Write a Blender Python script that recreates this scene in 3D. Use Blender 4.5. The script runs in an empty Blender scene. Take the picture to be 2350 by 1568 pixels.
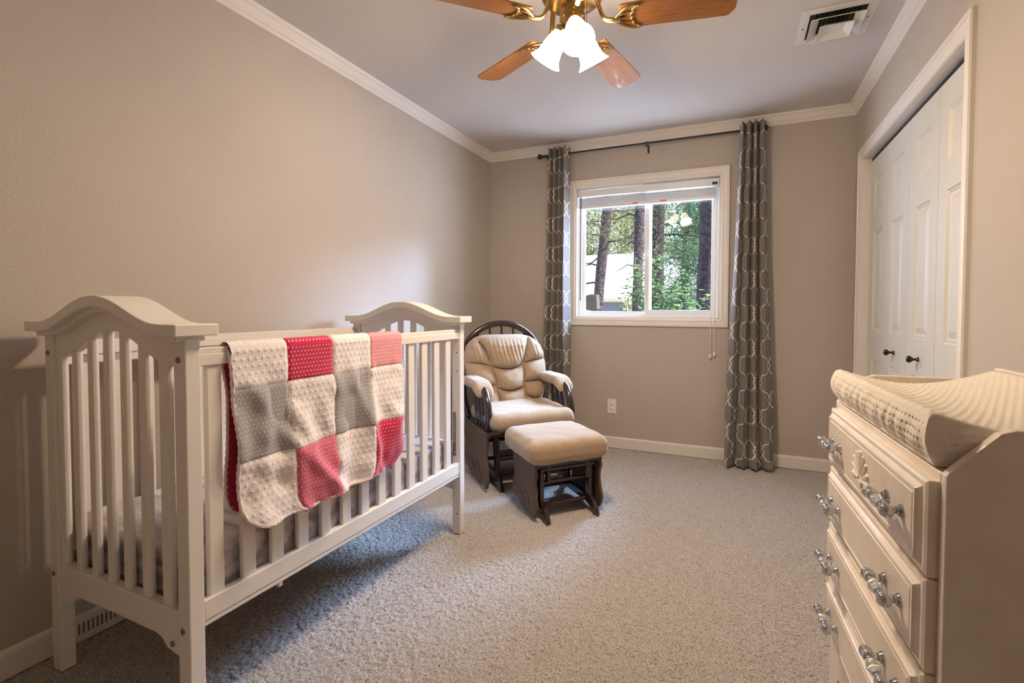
import bpy, bmesh, math, random
import numpy as np
from mathutils import Matrix, Vector
rng = np.random.default_rng(7); random.seed(7)
PI = math.pi
S = bpy.context.scene
COL = S.collection

# ------------------------------------------------------------------ materials
def mat(name):
    m = bpy.data.materials.new(name); m.use_nodes = True
    nt = m.node_tree; nt.nodes.clear()
    out = nt.nodes.new('ShaderNodeOutputMaterial')
    return m, nt, out
def N(nt, t, **kw):
    n = nt.nodes.new(t)
    for k, v in kw.items():
        if k in n.inputs: n.inputs[k].default_value = v
        else: setattr(n, k, v)
    return n
def L(nt, a, b): nt.links.new(a, b)
def sr(r, g, b):
    f = lambda c: ((c / 255 + .055) / 1.055) ** 2.4 if c > 10.3 else c / 255 / 12.92
    return (f(r), f(g), f(b), 1)
def math_n(nt, op, a, b=None, c=None):
    n = nt.nodes.new('ShaderNodeMath'); n.operation = op
    for i, v in enumerate((a, b, c)):
        if v is None: continue
        if isinstance(v, (int, float)): n.inputs[i].default_value = v
        else: L(nt, v, n.inputs[i])
    return n.outputs[0]
def plain(name, col, rough=.5, metal=0, spec=.5, bump=None, coord='Object', col2=None, cscale=20, emit=None, sheen=0, coat=0):
    """principled with optional noise bump (scale, distance) and a second colour mixed by noise"""
    m, nt, out = mat(name)
    b = N(nt, 'ShaderNodeBsdfPrincipled')
    b.inputs['Base Color'].default_value = col; b.inputs['Roughness'].default_value = rough
    b.inputs['Metallic'].default_value = metal; b.inputs['Specular IOR Level'].default_value = spec
    b.inputs['Sheen Weight'].default_value = sheen; b.inputs['Coat Weight'].default_value = coat
    if emit:
        b.inputs['Emission Color'].default_value = emit[0]; b.inputs['Emission Strength'].default_value = emit[1]
    tc = N(nt, 'ShaderNodeTexCoord')
    if col2:
        no = N(nt, 'ShaderNodeTexNoise', Scale=cscale, Detail=4.0); L(nt, tc.outputs[coord], no.inputs['Vector'])
        rp = N(nt, 'ShaderNodeValToRGB'); rp.color_ramp.elements[0].position = .38; rp.color_ramp.elements[1].position = .62
        rp.color_ramp.elements[0].color = col; rp.color_ramp.elements[1].color = col2
        L(nt, no.outputs['Fac'], rp.inputs['Fac']); L(nt, rp.outputs['Color'], b.inputs['Base Color'])
    if bump:
        no = N(nt, 'ShaderNodeTexNoise', Scale=bump[0], Detail=bump[2] if len(bump) > 2 else 2.0); L(nt, tc.outputs[coord], no.inputs['Vector'])
        bp = N(nt, 'ShaderNodeBump', Strength=1.0, Distance=bump[1]); L(nt, no.outputs['Fac'], bp.inputs['Height'])
        L(nt, bp.outputs['Normal'], b.inputs['Normal'])
    L(nt, b.outputs[0], out.inputs[0])
    return m

M = {}
M['wall'] = plain('wall_paint', sr(188, 178, 167), .7, bump=(150, .0013, 1.5), spec=.25)
M['ceil'] = plain('ceiling_paint', sr(208, 201, 197), .65, bump=(150, .0012, 1.5), spec=.3)
M['trim'] = plain('trim_white', sr(230, 224, 217), .45)
M['crib'] = plain('crib_white', sr(230, 225, 219), .38, bump=(60, .0003))
M['door'] = plain('closet_white', sr(216, 213, 204), .45, bump=(70, .0012, 3))
M['dark'] = plain('dark_gap', sr(22, 24, 28), .6)
M['black'] = plain('black_metal', sr(20, 18, 18), .32, spec=.6)
M['knobblack'] = plain('black_knob', sr(16, 14, 18), .12)
M['bolt'] = plain('bolt_steel', sr(150, 140, 128), .35, metal=1)
M['vinyl'] = plain('vinyl_white', sr(232, 234, 236), .3)
M['plate'] = plain('outlet_white', sr(236, 234, 228), .3)
M['vent'] = plain('vent_white', sr(222, 220, 216), .4)
M['brass'] = plain('antique_brass', sr(178, 148, 96), .28, metal=1, bump=(30, .0003))
M['darkwood'] = plain('espresso_wood', sr(50, 30, 26), .25, coat=.4, col2=sr(36, 21, 19), cscale=14)
M['panelwood'] = plain('glider_panel', sr(92, 70, 54), .5, col2=sr(84, 63, 48), cscale=30)
M['dresser'] = plain('pearl_paint', sr(224, 212, 196), .3, bump=(90, .0006, 3), col2=sr(232, 221, 208), cscale=16, coat=.25)
M['bark'] = plain('bark', sr(38, 33, 33), .95, spec=.03, bump=(18, .05, 6), col2=sr(22, 19, 20), cscale=25)
M['barkd'] = plain('bark_dark', sr(24, 21, 22), .95, spec=.03, bump=(18, .05, 6), col2=sr(14, 13, 14), cscale=25)
M['roof'] = plain('shingle_roof', sr(190, 190, 195), .9, col2=sr(165, 165, 172), cscale=6)
M['siding'] = plain('house_siding', sr(120, 108, 86), .8)
M['earth'] = plain('bounce_ground', sr(222, 226, 232), .95, col2=sr(208, 214, 222), cscale=3)  # invented pale bluish tone, chosen to reflect daylight up into the room
M['greymetal'] = plain('grey_metal', sr(70, 66, 62), .6, col2=sr(58, 54, 50), cscale=60)
M['slot'] = plain('slot_shadow_grey', sr(112, 104, 96), .8)
M['yard'] = plain('yard_grey', sr(44, 41, 39), .8, spec=.05, col2=sr(34, 32, 30), cscale=60)
M['orange'] = plain('orange_sticker', sr(235, 92, 40), .5)
M['whitecord'] = plain('white_cord', sr(235, 232, 226), .6)
M['pink_back'] = plain('hot_pink_plush', sr(196, 28, 74), .9, sheen=.5)
M['rim'] = plain('white_plush', sr(226, 214, 214), .95, sheen=.4)

def foliage(name, a, b):
    m, nt, out = mat(name)
    tc = N(nt, 'ShaderNodeTexCoord'); no = N(nt, 'ShaderNodeTexNoise', Scale=4.0, Detail=3.0); L(nt, tc.outputs['Object'], no.inputs['Vector'])
    rp = N(nt, 'ShaderNodeValToRGB'); rp.color_ramp.elements[0].position = .35; rp.color_ramp.elements[1].position = .65
    rp.color_ramp.elements[0].color = a; rp.color_ramp.elements[1].color = b
    L(nt, no.outputs['Fac'], rp.inputs['Fac'])
    d = N(nt, 'ShaderNodeBsdfDiffuse'); t = N(nt, 'ShaderNodeBsdfTranslucent'); mx = N(nt, 'ShaderNodeMixShader', Fac=.35)
    L(nt, rp.outputs[0], d.inputs[0]); L(nt, rp.outputs[0], t.inputs[0]); L(nt, d.outputs[0], mx.inputs[1]); L(nt, t.outputs[0], mx.inputs[2])
    L(nt, mx.outputs[0], out.inputs[0]); return m
M['needle'] = foliage('pine_needles', sr(46, 56, 38), sr(76, 74, 46))
M['needled'] = foliage('dark_needles', sr(28, 42, 32), sr(48, 64, 46))
M['needler'] = foliage('dry_needles', sr(78, 62, 38), sr(60, 66, 42))
M['leaf'] = foliage('shrub_leaves', sr(42, 66, 46), sr(76, 90, 56))
M['leafy'] = foliage('far_leaves', sr(90, 98, 58), sr(124, 122, 82))

def carpet_mat():
    m, nt, out = mat('carpet_pile')
    b = N(nt, 'ShaderNodeBsdfPrincipled', Roughness=.95); b.inputs['Sheen Weight'].default_value = .3; b.inputs['Specular IOR Level'].default_value = .1
    tc = N(nt, 'ShaderNodeTexCoord')
    n1 = N(nt, 'ShaderNodeTexNoise', Scale=230.0, Detail=4.0, Roughness=.7); L(nt, tc.outputs['Object'], n1.inputs['Vector'])
    rp = N(nt, 'ShaderNodeValToRGB'); e = rp.color_ramp.elements
    e[0].position = .33; e[0].color = sr(74, 60, 50); e[1].position = .47; e[1].color = sr(186, 177, 170)
    k = e.new(.62); k.color = sr(220, 214, 210)
    L(nt, n1.outputs['Fac'], rp.inputs['Fac']); L(nt, rp.outputs[0], b.inputs['Base Color'])
    n2 = N(nt, 'ShaderNodeTexNoise', Scale=420.0, Detail=3.0); L(nt, tc.outputs['Object'], n2.inputs['Vector'])
    bp = N(nt, 'ShaderNodeBump', Strength=.9, Distance=.006); L(nt, n2.outputs['Fac'], bp.inputs['Height']); L(nt, bp.outputs[0], b.inputs['Normal'])
    L(nt, b.outputs[0], out.inputs[0]); return m
M['carpet'] = carpet_mat()

def weave_mat(name, c1, c2, scale=330):
    m, nt, out = mat(name)
    b = N(nt, 'ShaderNodeBsdfPrincipled', Roughness=.95); b.inputs['Sheen Weight'].default_value = .35; b.inputs['Specular IOR Level'].default_value = .1
    tc = N(nt, 'ShaderNodeTexCoord')
    n1 = N(nt, 'ShaderNodeTexNoise', Scale=scale, Detail=2.0); L(nt, tc.outputs['Object'], n1.inputs['Vector'])
    w = N(nt, 'ShaderNodeTexNoise', Scale=scale * .45, Detail=3.0, Roughness=.7); L(nt, tc.outputs['Object'], w.inputs['Vector'])
    s = math_n(nt, 'ADD', math_n(nt, 'MULTIPLY', n1.outputs['Fac'], .6), math_n(nt, 'MULTIPLY', w.outputs['Fac'], .4))
    rp = N(nt, 'ShaderNodeValToRGB'); e = rp.color_ramp.elements
    e[0].position = .40; e[0].color = c2; e[1].position = .54; e[1].color = c1
    L(nt, s, rp.inputs['Fac']); L(nt, rp.outputs[0], b.inputs['Base Color'])
    bp = N(nt, 'ShaderNodeBump', Strength=.6, Distance=.003); L(nt, s, bp.inputs['Height']); L(nt, bp.outputs[0], b.inputs['Normal'])
    L(nt, b.outputs[0], out.inputs[0]); return m
M['tan'] = weave_mat('tan_tweed', sr(184, 160, 132), sr(128, 104, 80), 560)
M['spring'] = plain('spring_grey', sr(128, 120, 114), .6)

def sheet_mat():
    m, nt, out = mat('crib_sheet')
    b = N(nt, 'ShaderNodeBsdfPrincipled', Roughness=.85)
    tc = N(nt, 'ShaderNodeTexCoord'); mp = N(nt, 'ShaderNodeMapping'); mp.inputs['Scale'].default_value = (2, 26, 26)
    L(nt, tc.outputs['Object'], mp.inputs['Vector'])
    n1 = N(nt, 'ShaderNodeTexNoise', Scale=1.0, Detail=4.0); L(nt, mp.outputs[0], n1.inputs['Vector'])
    rp = N(nt, 'ShaderNodeValToRGB'); e = rp.color_ramp.elements
    e[0].position = .4; e[0].color = sr(156, 150, 154); e[1].position = .6; e[1].color = sr(206, 200, 206)
    L(nt, n1.outputs['Fac'], rp.inputs['Fac']); L(nt, rp.outputs[0], b.inputs['Base Color'])
    n2 = N(nt, 'ShaderNodeTexNoise', Scale=9.0, Detail=3.0, Distortion=.6); L(nt, tc.outputs['Object'], n2.inputs['Vector'])
    bp = N(nt, 'ShaderNodeBump', Strength=.7, Distance=.02); L(nt, n2.outputs['Fac'], bp.inputs['Height']); L(nt, bp.outputs[0], b.inputs['Normal'])
    L(nt, b.outputs[0], out.inputs[0]); return m
M['sheet'] = sheet_mat()

def oak_mat():
    m, nt, out = mat('oak_blade')
    b = N(nt, 'ShaderNodeBsdfPrincipled', Roughness=.3); b.inputs['Coat Weight'].default_value = .3
    tc = N(nt, 'ShaderNodeTexCoord'); mp = N(nt, 'ShaderNodeMapping'); mp.inputs['Scale'].default_value = (2.2, 30, 30)
    L(nt, tc.outputs['Object'], mp.inputs['Vector'])
    n1 = N(nt, 'ShaderNodeTexNoise', Scale=3.0, Detail=6.0, Distortion=1.2); L(nt, mp.outputs[0], n1.inputs['Vector'])
    w = N(nt, 'ShaderNodeTexWave', Scale=1.3, Distortion=9.0, Detail=3.0); w.bands_direction = 'Y'; L(nt, mp.outputs[0], w.inputs['Vector'])
    s = math_n(nt, 'ADD', math_n(nt, 'MULTIPLY', n1.outputs['Fac'], .55), math_n(nt, 'MULTIPLY', w.outputs['Fac'], .45))
    rp = N(nt, 'ShaderNodeValToRGB'); e = rp.color_ramp.elements
    e[0].position = .25; e[0].color = sr(128, 80, 38); e[1].position = .6; e[1].color = sr(176, 116, 62)
    L(nt, s, rp.inputs['Fac']); L(nt, rp.outputs[0], b.inputs['Base Color'])
    L(nt, b.outputs[0], out.inputs[0]); return m
M['oak'] = oak_mat()

def glass_mat():
    m, nt, out = mat('window_glass')
    t = N(nt, 'ShaderNodeBsdfTransparent'); g = N(nt, 'ShaderNodeBsdfGlossy', Roughness=0.0)
    lw_ = N(nt, 'ShaderNodeLayerWeight', Blend=.5); mx = N(nt, 'ShaderNodeMixShader')
    L(nt, math_n(nt, 'ADD', math_n(nt, 'MULTIPLY', math_n(nt, 'POWER', lw_.outputs['Facing'], 5), .95), .022), mx.inputs[0]); L(nt, t.outputs[0], mx.inputs[1]); L(nt, g.outputs[0], mx.inputs[2]); L(nt, mx.outputs[0], out.inputs[0]); return m
M['glass'] = glass_mat()
def crystal_mat():
    m, nt, out = mat('crystal')
    a = N(nt, 'ShaderNodeBsdfGlass', Roughness=.0, IOR=1.5); g = N(nt, 'ShaderNodeBsdfGlossy', Roughness=.05); mx = N(nt, 'ShaderNodeMixShader', Fac=.36)
    g.inputs['Color'].default_value = (.85, .88, .92, 1)
    L(nt, a.outputs[0], mx.inputs[1]); L(nt, g.outputs[0], mx.inputs[2]); L(nt, mx.outputs[0], out.inputs[0]); return m
M['crystal'] = crystal_mat()
LAMP = (1.0, .785, .555, 1)
def shade_mat(name, st):
    m, nt, out = mat(name)
    e = N(nt, 'ShaderNodeEmission', Color=LAMP, Strength=st); L(nt, e.outputs[0], out.inputs[0]); return m
M['shade'] = shade_mat('frosted_lit_shade', 17.0); M['shade_in'] = shade_mat('lit_shade_inside', 300.0)

def curtain_mat():
    """grey cloth printed with an interlaced white trellis; UV in metres"""
    P, Lp = .088, .235
    m, nt, out = mat('trellis_curtain')
    b = N(nt, 'ShaderNodeBsdfPrincipled', Roughness=.9); b.inputs['Sheen Weight'].default_value = .15
    uv = N(nt, 'ShaderNodeUVMap'); sp = N(nt, 'ShaderNodeSeparateXYZ'); L(nt, uv.outputs[0], sp.inputs[0])
    xp = math_n(nt, 'PINGPONG', sp.outputs[0], P); x = math_n(nt, 'DIVIDE', xp, P)
    yp = math_n(nt, 'PINGPONG', sp.outputs[1], Lp / 2); ph = math_n(nt, 'DIVIDE', yp, Lp / 2)
    pts = [(0, 1.17), (.08, 1.15), (.15, 1.06), (.22, .94), (.32, .86), (.40, .78), (.455, .73), (.545, .27), (.60, .22), (.68, .14), (.78, .06), (.85, -.06), (.92, -.15), (1, -.17)]
    fc = nt.nodes.new('ShaderNodeFloatCurve'); cm = fc.mapping; cm.use_clip = False
    cv = cm.curves[0]
    mp = lambda v: (v + .3) / 1.6
    cv.points[0].location = (0, mp(pts[0][1])); cv.points[1].location = (1, mp(pts[-1][1]))
    for a, v in pts[1:-1]: cv.points.new(a, mp(v))
    for p_ in cv.points:
        p_.handle_type = 'VECTOR' if .4 < p_.location[0] < .6 else 'AUTO'
    cm.update(); L(nt, ph, fc.inputs['Value'])
    c = math_n(nt, 'SUBTRACT', math_n(nt, 'MULTIPLY', fc.outputs[0], 1.6), .3)
    fw = nt.nodes.new('ShaderNodeFloatCurve'); cw = fw.mapping.curves[0]
    cw.points[0].location = (0, .3); cw.points[1].location = (1, .3)
    for a, v in ((.06, .32), (.16, .48), (.3, .42), (.43, .42), (.462, .95), (.538, .95), (.57, .42), (.7, .42), (.84, .48), (.94, .32)):
        cw.points.new(a, v)
    for p_ in cw.points: p_.handle_type = 'VECTOR'
    fw.mapping.update(); L(nt, ph, fw.inputs['Value'])
    t = math_n(nt, 'MULTIPLY', fw.outputs[0], .135)
    d1 = math_n(nt, 'ABSOLUTE', math_n(nt, 'SUBTRACT', x, c))
    d2 = math_n(nt, 'ABSOLUTE', math_n(nt, 'SUBTRACT', math_n(nt, 'SUBTRACT', 2, x), c))
    d3 = math_n(nt, 'ABSOLUTE', math_n(nt, 'ADD', x, c))
    d = math_n(nt, 'MINIMUM', d1, math_n(nt, 'MINIMUM', d2, d3))
    k = math_n(nt, 'LESS_THAN', d, t)
    mx = N(nt, 'ShaderNodeMix', data_type='RGBA'); L(nt, k, mx.inputs[0])
    tc = N(nt, 'ShaderNodeTexCoord')
    no = N(nt, 'ShaderNodeTexNoise', Scale=260.0, Detail=2.0); L(nt, tc.outputs['Object'], no.inputs['Vector'])
    rp = N(nt, 'ShaderNodeValToRGB'); rp.color_ramp.elements[0].color = sr(104, 99, 96); rp.color_ramp.elements[1].color = sr(140, 134, 130)
    L(nt, no.outputs['Fac'], rp.inputs['Fac']); L(nt, rp.outputs[0], mx.inputs[6]); mx.inputs[7].default_value = sr(232, 222, 206)
    L(nt, mx.outputs[2], b.inputs['Base Color']); L(nt, b.outputs[0], out.inputs[0]); return m
M['curtain'] = curtain_mat()

def heart_mat(name, base, heart, freq=78, minky=False):
    m, nt, out = mat(name)
    b = N(nt, 'ShaderNodeBsdfPrincipled', Roughness=.95); b.inputs['Sheen Weight'].default_value = .45; b.inputs['Specular IOR Level'].default_value = .1
    tc = N(nt, 'ShaderNodeTexCoord')
    no = N(nt, 'ShaderNodeTexNoise', Scale=70.0, Detail=4.0); L(nt, tc.outputs['Object'], no.inputs['Vector'])
    mxb = N(nt, 'ShaderNodeMix', data_type='RGBA'); L(nt, no.outputs['Fac'], mxb.inputs[0])
    mxb.inputs[6].default_value = tuple(c * .82 for c in base[:3]) + (1,); mxb.inputs[7].default_value = tuple(min(1, c * 1.15) for c in base[:3]) + (1,)
    col = mxb.outputs[2]
    if not minky:
        uv = N(nt, 'ShaderNodeUVMap'); sp = N(nt, 'ShaderNodeSeparateXYZ'); L(nt, uv.outputs[0], sp.inputs[0])
        row = math_n(nt, 'MULTIPLY', sp.outputs[1], freq); ri = math_n(nt, 'FLOOR', row)
        off = math_n(nt, 'MULTIPLY', math_n(nt, 'MODULO', ri, 2), .5)
        cx = math_n(nt, 'ADD', math_n(nt, 'MULTIPLY', sp.outputs[0], freq), off)
        px = math_n(nt, 'SUBTRACT', math_n(nt, 'FRACT', cx), .5); py = math_n(nt, 'SUBTRACT', math_n(nt, 'FRACT', row), .5)
        ax = math_n(nt, 'DIVIDE', math_n(nt, 'ABSOLUTE', px), .17); ay = math_n(nt, 'DIVIDE', py, .17)
        h = math_n(nt, 'SUBTRACT', ay, math_n(nt, 'MULTIPLY', math_n(nt, 'SQRT', ax), .8))
        q = math_n(nt, 'ADD', math_n(nt, 'MULTIPLY', ax, ax), math_n(nt, 'MULTIPLY', h, h))
        k = math_n(nt, 'LESS_THAN', q, 1.0)
        mx = N(nt, 'ShaderNodeMix', data_type='RGBA'); L(nt, k, mx.inputs[0]); L(nt, col, mx.inputs[6]); mx.inputs[7].default_value = heart; col = mx.outputs[2]
    L(nt, col, b.inputs['Base Color'])
    n2 = N(nt, 'ShaderNodeTexNoise', Scale=300.0, Detail=2.0); L(nt, tc.outputs['Object'], n2.inputs['Vector'])
    bp = N(nt, 'ShaderNodeBump', Strength=.5, Distance=.002); L(nt, n2.outputs['Fac'], bp.inputs['Height']); L(nt, bp.outputs[0], b.inputs['Normal'])
    L(nt, b.outputs[0], out.inputs[0]); return m
M['minky'] = heart_mat('white_minky', sr(238, 231, 235), None, minky=True)
M['hot'] = heart_mat('hot_pink_hearts', sr(200, 34, 82), sr(236, 190, 204))
M['mid'] = heart_mat('rose_hearts', sr(214, 106, 134), sr(236, 180, 192))
M['pale'] = heart_mat('pale_pink_hearts', sr(226, 148, 158), sr(240, 206, 208))
M['grey'] = heart_mat('grey_hearts', sr(164, 160, 164), sr(206, 202, 206))
M['padm'] = plain('cream_minky', sr(230, 221, 206), .95, sheen=.3, bump=(400, .0008))

# ------------------------------------------------------------------ mesh helpers
class MB:
    def __init__(s): s.v, s.f, s.m, s.sm, s.uv = [], [], [], [], None
    def add(s, vs, fs, mi=0, smooth=False):
        o = len(s.v); s.v += [tuple(v) for v in vs]; s.f += [tuple(i + o for i in f) for f in fs]
        s.m += [mi] * len(fs); s.sm += [smooth] * len(fs); return s
    def box(s, x0, x1, y0, y1, z0, z1, mi=0, M4=None):
        v = [(x, y, z) for z in (z0, z1) for y in (y0, y1) for x in (x0, x1)]
        if M4 is not None: v = [tuple(M4 @ Vector(p)) for p in v]
        return s.add(v, [(0, 2, 3, 1), (4, 5, 7, 6), (0, 1, 5, 4), (1, 3, 7, 5), (3, 2, 6, 7), (2, 0, 4, 6)], mi)
    def tube(s, pts, r, n=10, mi=0, caps=True, flat=None):
        """round bar through pts; r scalar or list; flat=(a,b) scales of the section"""
        P = [Vector(p) for p in pts]; k = len(P); R_ = r if isinstance(r, (list, tuple)) else [r] * k
        vs = []; up = None
        for i in range(k):
            t = (P[min(i + 1, k - 1)] - P[max(i - 1, 0)]).normalized()
            if up is None:
                up = Vector((0, 0, 1)) if abs(t.z) < .9 else Vector((1, 0, 0))
            a = up - t * up.dot(t); a.normalize(); bb = t.cross(a); up = a
            fa, fb = flat or (1, 1)
            for j in range(n):
                an = 2 * PI * j / n
                vs.append(P[i] + a * (R_[i] * fa * math.cos(an)) + bb * (R_[i] * fb * math.sin(an)))
        fs = [(i * n + j, i * n + (j + 1) % n, (i + 1) * n + (j + 1) % n, (i + 1) * n + j) for i in range(k - 1) for j in range(n)]
        s.add(vs, fs, mi, True)
        if caps:
            s.add(vs[:n], [tuple(range(n))[::-1]], mi); s.add(vs[-n:], [tuple(range(n))], mi)
        return s
    def lathe(s, prof, n=24, M4=None, mi=0, smooth=True):
        """prof: (r,z) list about local z"""
        vs = []
        for r, z in prof:
            for j in range(n):
                p = Vector((r * math.cos(2 * PI * j / n), r * math.sin(2 * PI * j / n), z)); vs.append(M4 @ p if M4 is not None else p)
        k = len(prof)
        s.add(vs, [(i * n + j, i * n + (j + 1) % n, (i + 1) * n + (j + 1) % n, (i + 1) * n + j) for i in range(k - 1) for j in range(n)], mi, smooth); return s
    def prism(s, poly, fn, a, b, mi=0):
        """poly: 2D outline; fn(u,v,w)->xyz; extruded w from a to b"""
        n = len(poly)
        vs = [fn(u, v, a) for u, v in poly] + [fn(u, v, b) for u, v in poly]
        s.add(vs, [tuple(range(n))[::-1], tuple(range(n, 2 * n))] + [(i, (i + 1) % n, n + (i + 1) % n, n + i) for i in range(n)], mi); return s
    def strip(s, lo, hi, fn, a, b, mi=0):
        """band between two polylines lo, hi (same u), extruded w a..b, quads only"""
        k = len(lo); vs = []
        for w in (a, b):
            vs += [fn(u, v, w) for u, v in lo] + [fn(u, v, w) for u, v in hi]
        A = lambda w, h, i: w * 2 * k + h * k + i
        fs = []
        for i in range(k - 1):
            fs += [(A(0, 0, i), A(0, 1, i), A(0, 1, i + 1), A(0, 0, i + 1)), (A(1, 0, i), A(1, 0, i + 1), A(1, 1, i + 1), A(1, 1, i)),
                   (A(0, 0, i), A(0, 0, i + 1), A(1, 0, i + 1), A(1, 0, i)), (A(0, 1, i), A(1, 1, i), A(1, 1, i + 1), A(0, 1, i + 1))]
        for i in (0, k - 1): fs.append((A(0, 0, i), A(1, 0, i), A(1, 1, i), A(0, 1, i)))
        s.add(vs, fs, mi); return s
def curvy(pts, n=5):
    """Catmull-Rom through the points"""
    P = [Vector(p) for p in pts]; out = []
    for i in range(len(P) - 1):
        a, b, c, d = P[max(i - 1, 0)], P[i], P[i + 1], P[min(i + 2, len(P) - 1)]
        for k in range(n):
            t = k / n; out.append(.5 * ((2 * b) + (c - a) * t + (2 * a - 5 * b + 4 * c - d) * t * t + (3 * b - a - 3 * c + d) * t ** 3))
    return out + [P[-1]]
def link(o, parent=None):
    COL.objects.link(o)
    if parent is not None: o.parent = parent
    return o
def obj(name, mb, mats, parent=None, bevel=0, auto=False, sub=0):
    me = bpy.data.meshes.new(name); me.from_pydata(mb.v, [], mb.f); me.update()
    if not isinstance(mats, (list, tuple)): mats = [mats]
    for m_ in mats: me.materials.append(m_)
    me.polygons.foreach_set('material_index', mb.m); me.polygons.foreach_set('use_smooth', mb.sm)
    bm = bmesh.new(); bm.from_mesh(me); bmesh.ops.recalc_face_normals(bm, faces=bm.faces); bm.to_mesh(me); bm.free()
    o = bpy.data.objects.new(name, me); link(o, parent)
    if bevel:
        bv = o.modifiers.new('bevel', 'BEVEL'); bv.width = bevel; bv.segments = 2; bv.limit_method = 'ANGLE'; bv.angle_limit = math.radians(40)
    if sub:
        sb = o.modifiers.new('sub', 'SUBSURF'); sb.levels = sb.render_levels = sub
    return o
def grid_obj(name, V, mats, parent=None, UV=None, mi=None, smooth=True, closed_u=False):
    """V: (nu,nv,3) array"""
    nu, nv = V.shape[:2]
    idx = np.arange(nu * nv).reshape(nu, nv)
    if closed_u: idx = np.vstack([idx, idx[:1]])
    q = np.stack([idx[:-1, :-1], idx[1:, :-1], idx[1:, 1:], idx[:-1, 1:]], -1).reshape(-1, 4)
    me = bpy.data.meshes.new(name); me.vertices.add(nu * nv); me.vertices.foreach_set('co', V.reshape(-1).astype(np.float32))
    nf = len(q); me.loops.add(nf * 4); me.loops.foreach_set('vertex_index', q.reshape(-1).astype(np.int32))
    me.polygons.add(nf); me.polygons.foreach_set('loop_start', (np.arange(nf) * 4).astype(np.int32))
    me.update(calc_edges=True)
    me.polygons.foreach_set('use_smooth', np.full(nf, smooth))
    if not isinstance(mats, (list, tuple)): mats = [mats]
    for m_ in mats: me.materials.append(m_)
    if mi is not None: me.polygons.foreach_set('material_index', mi.reshape(-1).astype(np.int32))
    if UV is not None:
        l = me.uv_layers.new(name='UVMap'); l.data.foreach_set('uv', UV.reshape(-1, 2)[q.reshape(-1)].reshape(-1).astype(np.float32))
    me.validate(); me.update()
    o = bpy.data.objects.new(name, me); return link(o, parent)
def thing(name, label, cat, loc=(0, 0, 0), rotz=0, group=None):
    o = bpy.data.objects.new(name, None); o.empty_display_size = .1; link(o); o.location = loc; o.rotation_euler = (0, 0, rotz)
    return tag(o, label, cat, group)
def tag(o, label, cat, group=None, kind=None):
    o['label'] = label; o['category'] = cat
    if group: o['group'] = group
    if kind: o['kind'] = kind
    return o
def struct(o, label=None, cat=None):
    o['kind'] = 'structure'
    if label: o['label'] = label; o['category'] = cat
    return o
def smooth_noise(shape, cells, seed):
    """bicubic-ish smooth random field in [-1,1]"""
    r = np.random.default_rng(seed); g = r.uniform(-1, 1, (cells[0] + 3, cells[1] + 3))
    x = np.linspace(0, cells[0], shape[0], endpoint=False); y = np.linspace(0, cells[1], shape[1], endpoint=False)
    xi, yi = x.astype(int), y.astype(int); fx, fy = x - xi, y - yi
    fx = fx * fx * (3 - 2 * fx); fy = fy * fy * (3 - 2 * fy)
    a = g[xi][:, yi]; b = g[xi + 1][:, yi]; c = g[xi][:, yi + 1]; d = g[xi + 1][:, yi + 1]
    fx = fx[:, None]; fy = fy[None]
    return a * (1 - fx) * (1 - fy) + b * fx * (1 - fy) + c * (1 - fx) * fy + d * fx * fy

# ------------------------------------------------------------------ camera
F, CX, CY, YAW, PITCH, ROLL, A_, B_, D_, HC = 1109.55, 1219.9, 739.73, -.40156, -.0293, .0022, 1.9978, .7038, 3.7719, 1.1071
W_, H_ = 2350, 1568
sy, cy_ = math.sin(YAW), math.cos(YAW); sp_, cp_ = math.sin(PITCH), math.cos(PITCH)
fwd = Vector((sy * cp_, cy_ * cp_, sp_)); right = Vector((cy_, -sy, 0)); up = right.cross(fwd)
cr, srr = math.cos(ROLL), math.sin(ROLL)
r2 = cr * right + srr * up; u2 = -srr * right + cr * up
cam = bpy.data.cameras.new('camera'); camo = bpy.data.objects.new('camera', cam); link(camo)
camo.matrix_world = Matrix(((r2.x, u2.x, -fwd.x, 0), (r2.y, u2.y, -fwd.y, 0), (r2.z, u2.z, -fwd.z, HC), (0, 0, 0, 1)))
cam.sensor_width = 36; cam.lens = F / W_ * 36; cam.sensor_fit = 'HORIZONTAL'
cam.shift_x = (W_ / 2 - CX) / W_; cam.shift_y = (CY - H_ / 2) / W_; cam.clip_start = .02
S.camera = camo

# ------------------------------------------------------------------ room shell
XL, XR, YB, YN, ZC = -A_, B_, D_, -.15, 2.44
WX0, WX1, WZ0, WZ1 = -1.212, -.118, 1.03, 2.073     # window opening
T = .14
mb = MB()
for b_ in ((XL - T, WX0, YB, YB + T, -.1, 2.6), (WX1, XR + T, YB, YB + T, -.1, 2.6), (WX0, WX1, YB, YB + T, -.1, WZ0), (WX0, WX1, YB, YB + T, WZ1, 2.6)): mb.box(*b_)
struct(obj('wall_back', mb, M['wall']))
struct(obj('wall_left', MB().box(XL - T, XL, YN - T, YB, -.1, 2.6), M['wall']))
mb = MB()      # wall behind the camera, with a doorway added to cut bounce light
for b_ in ((XL, -.62, YN - T, YN, -.1, 2.6), (.42, XR + T, YN - T, YN, -.1, 2.6), (-.62, .42, YN - T, YN, 2.06, 2.6)): mb.box(*b_)
struct(obj('wall_near', mb, M['wall']))
mb = MB()
for b_ in ((-1.2, -1.1, -2.2, YN - T, -.1, 2.6), (.9, 1.0, -2.2, YN - T, -.1, 2.6), (-1.2, 1.0, -2.3, -2.2, -.1, 2.6), (-1.2, 1.0, -2.3, YN - T, -.2, -.01), (-1.2, 1.0, -2.3, YN - T, 2.4, 2.6)): mb.box(*b_)
struct(obj('wall_light_trap', mb, M['wall']))  # unseen unlit box added behind the doorway to swallow light
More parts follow.
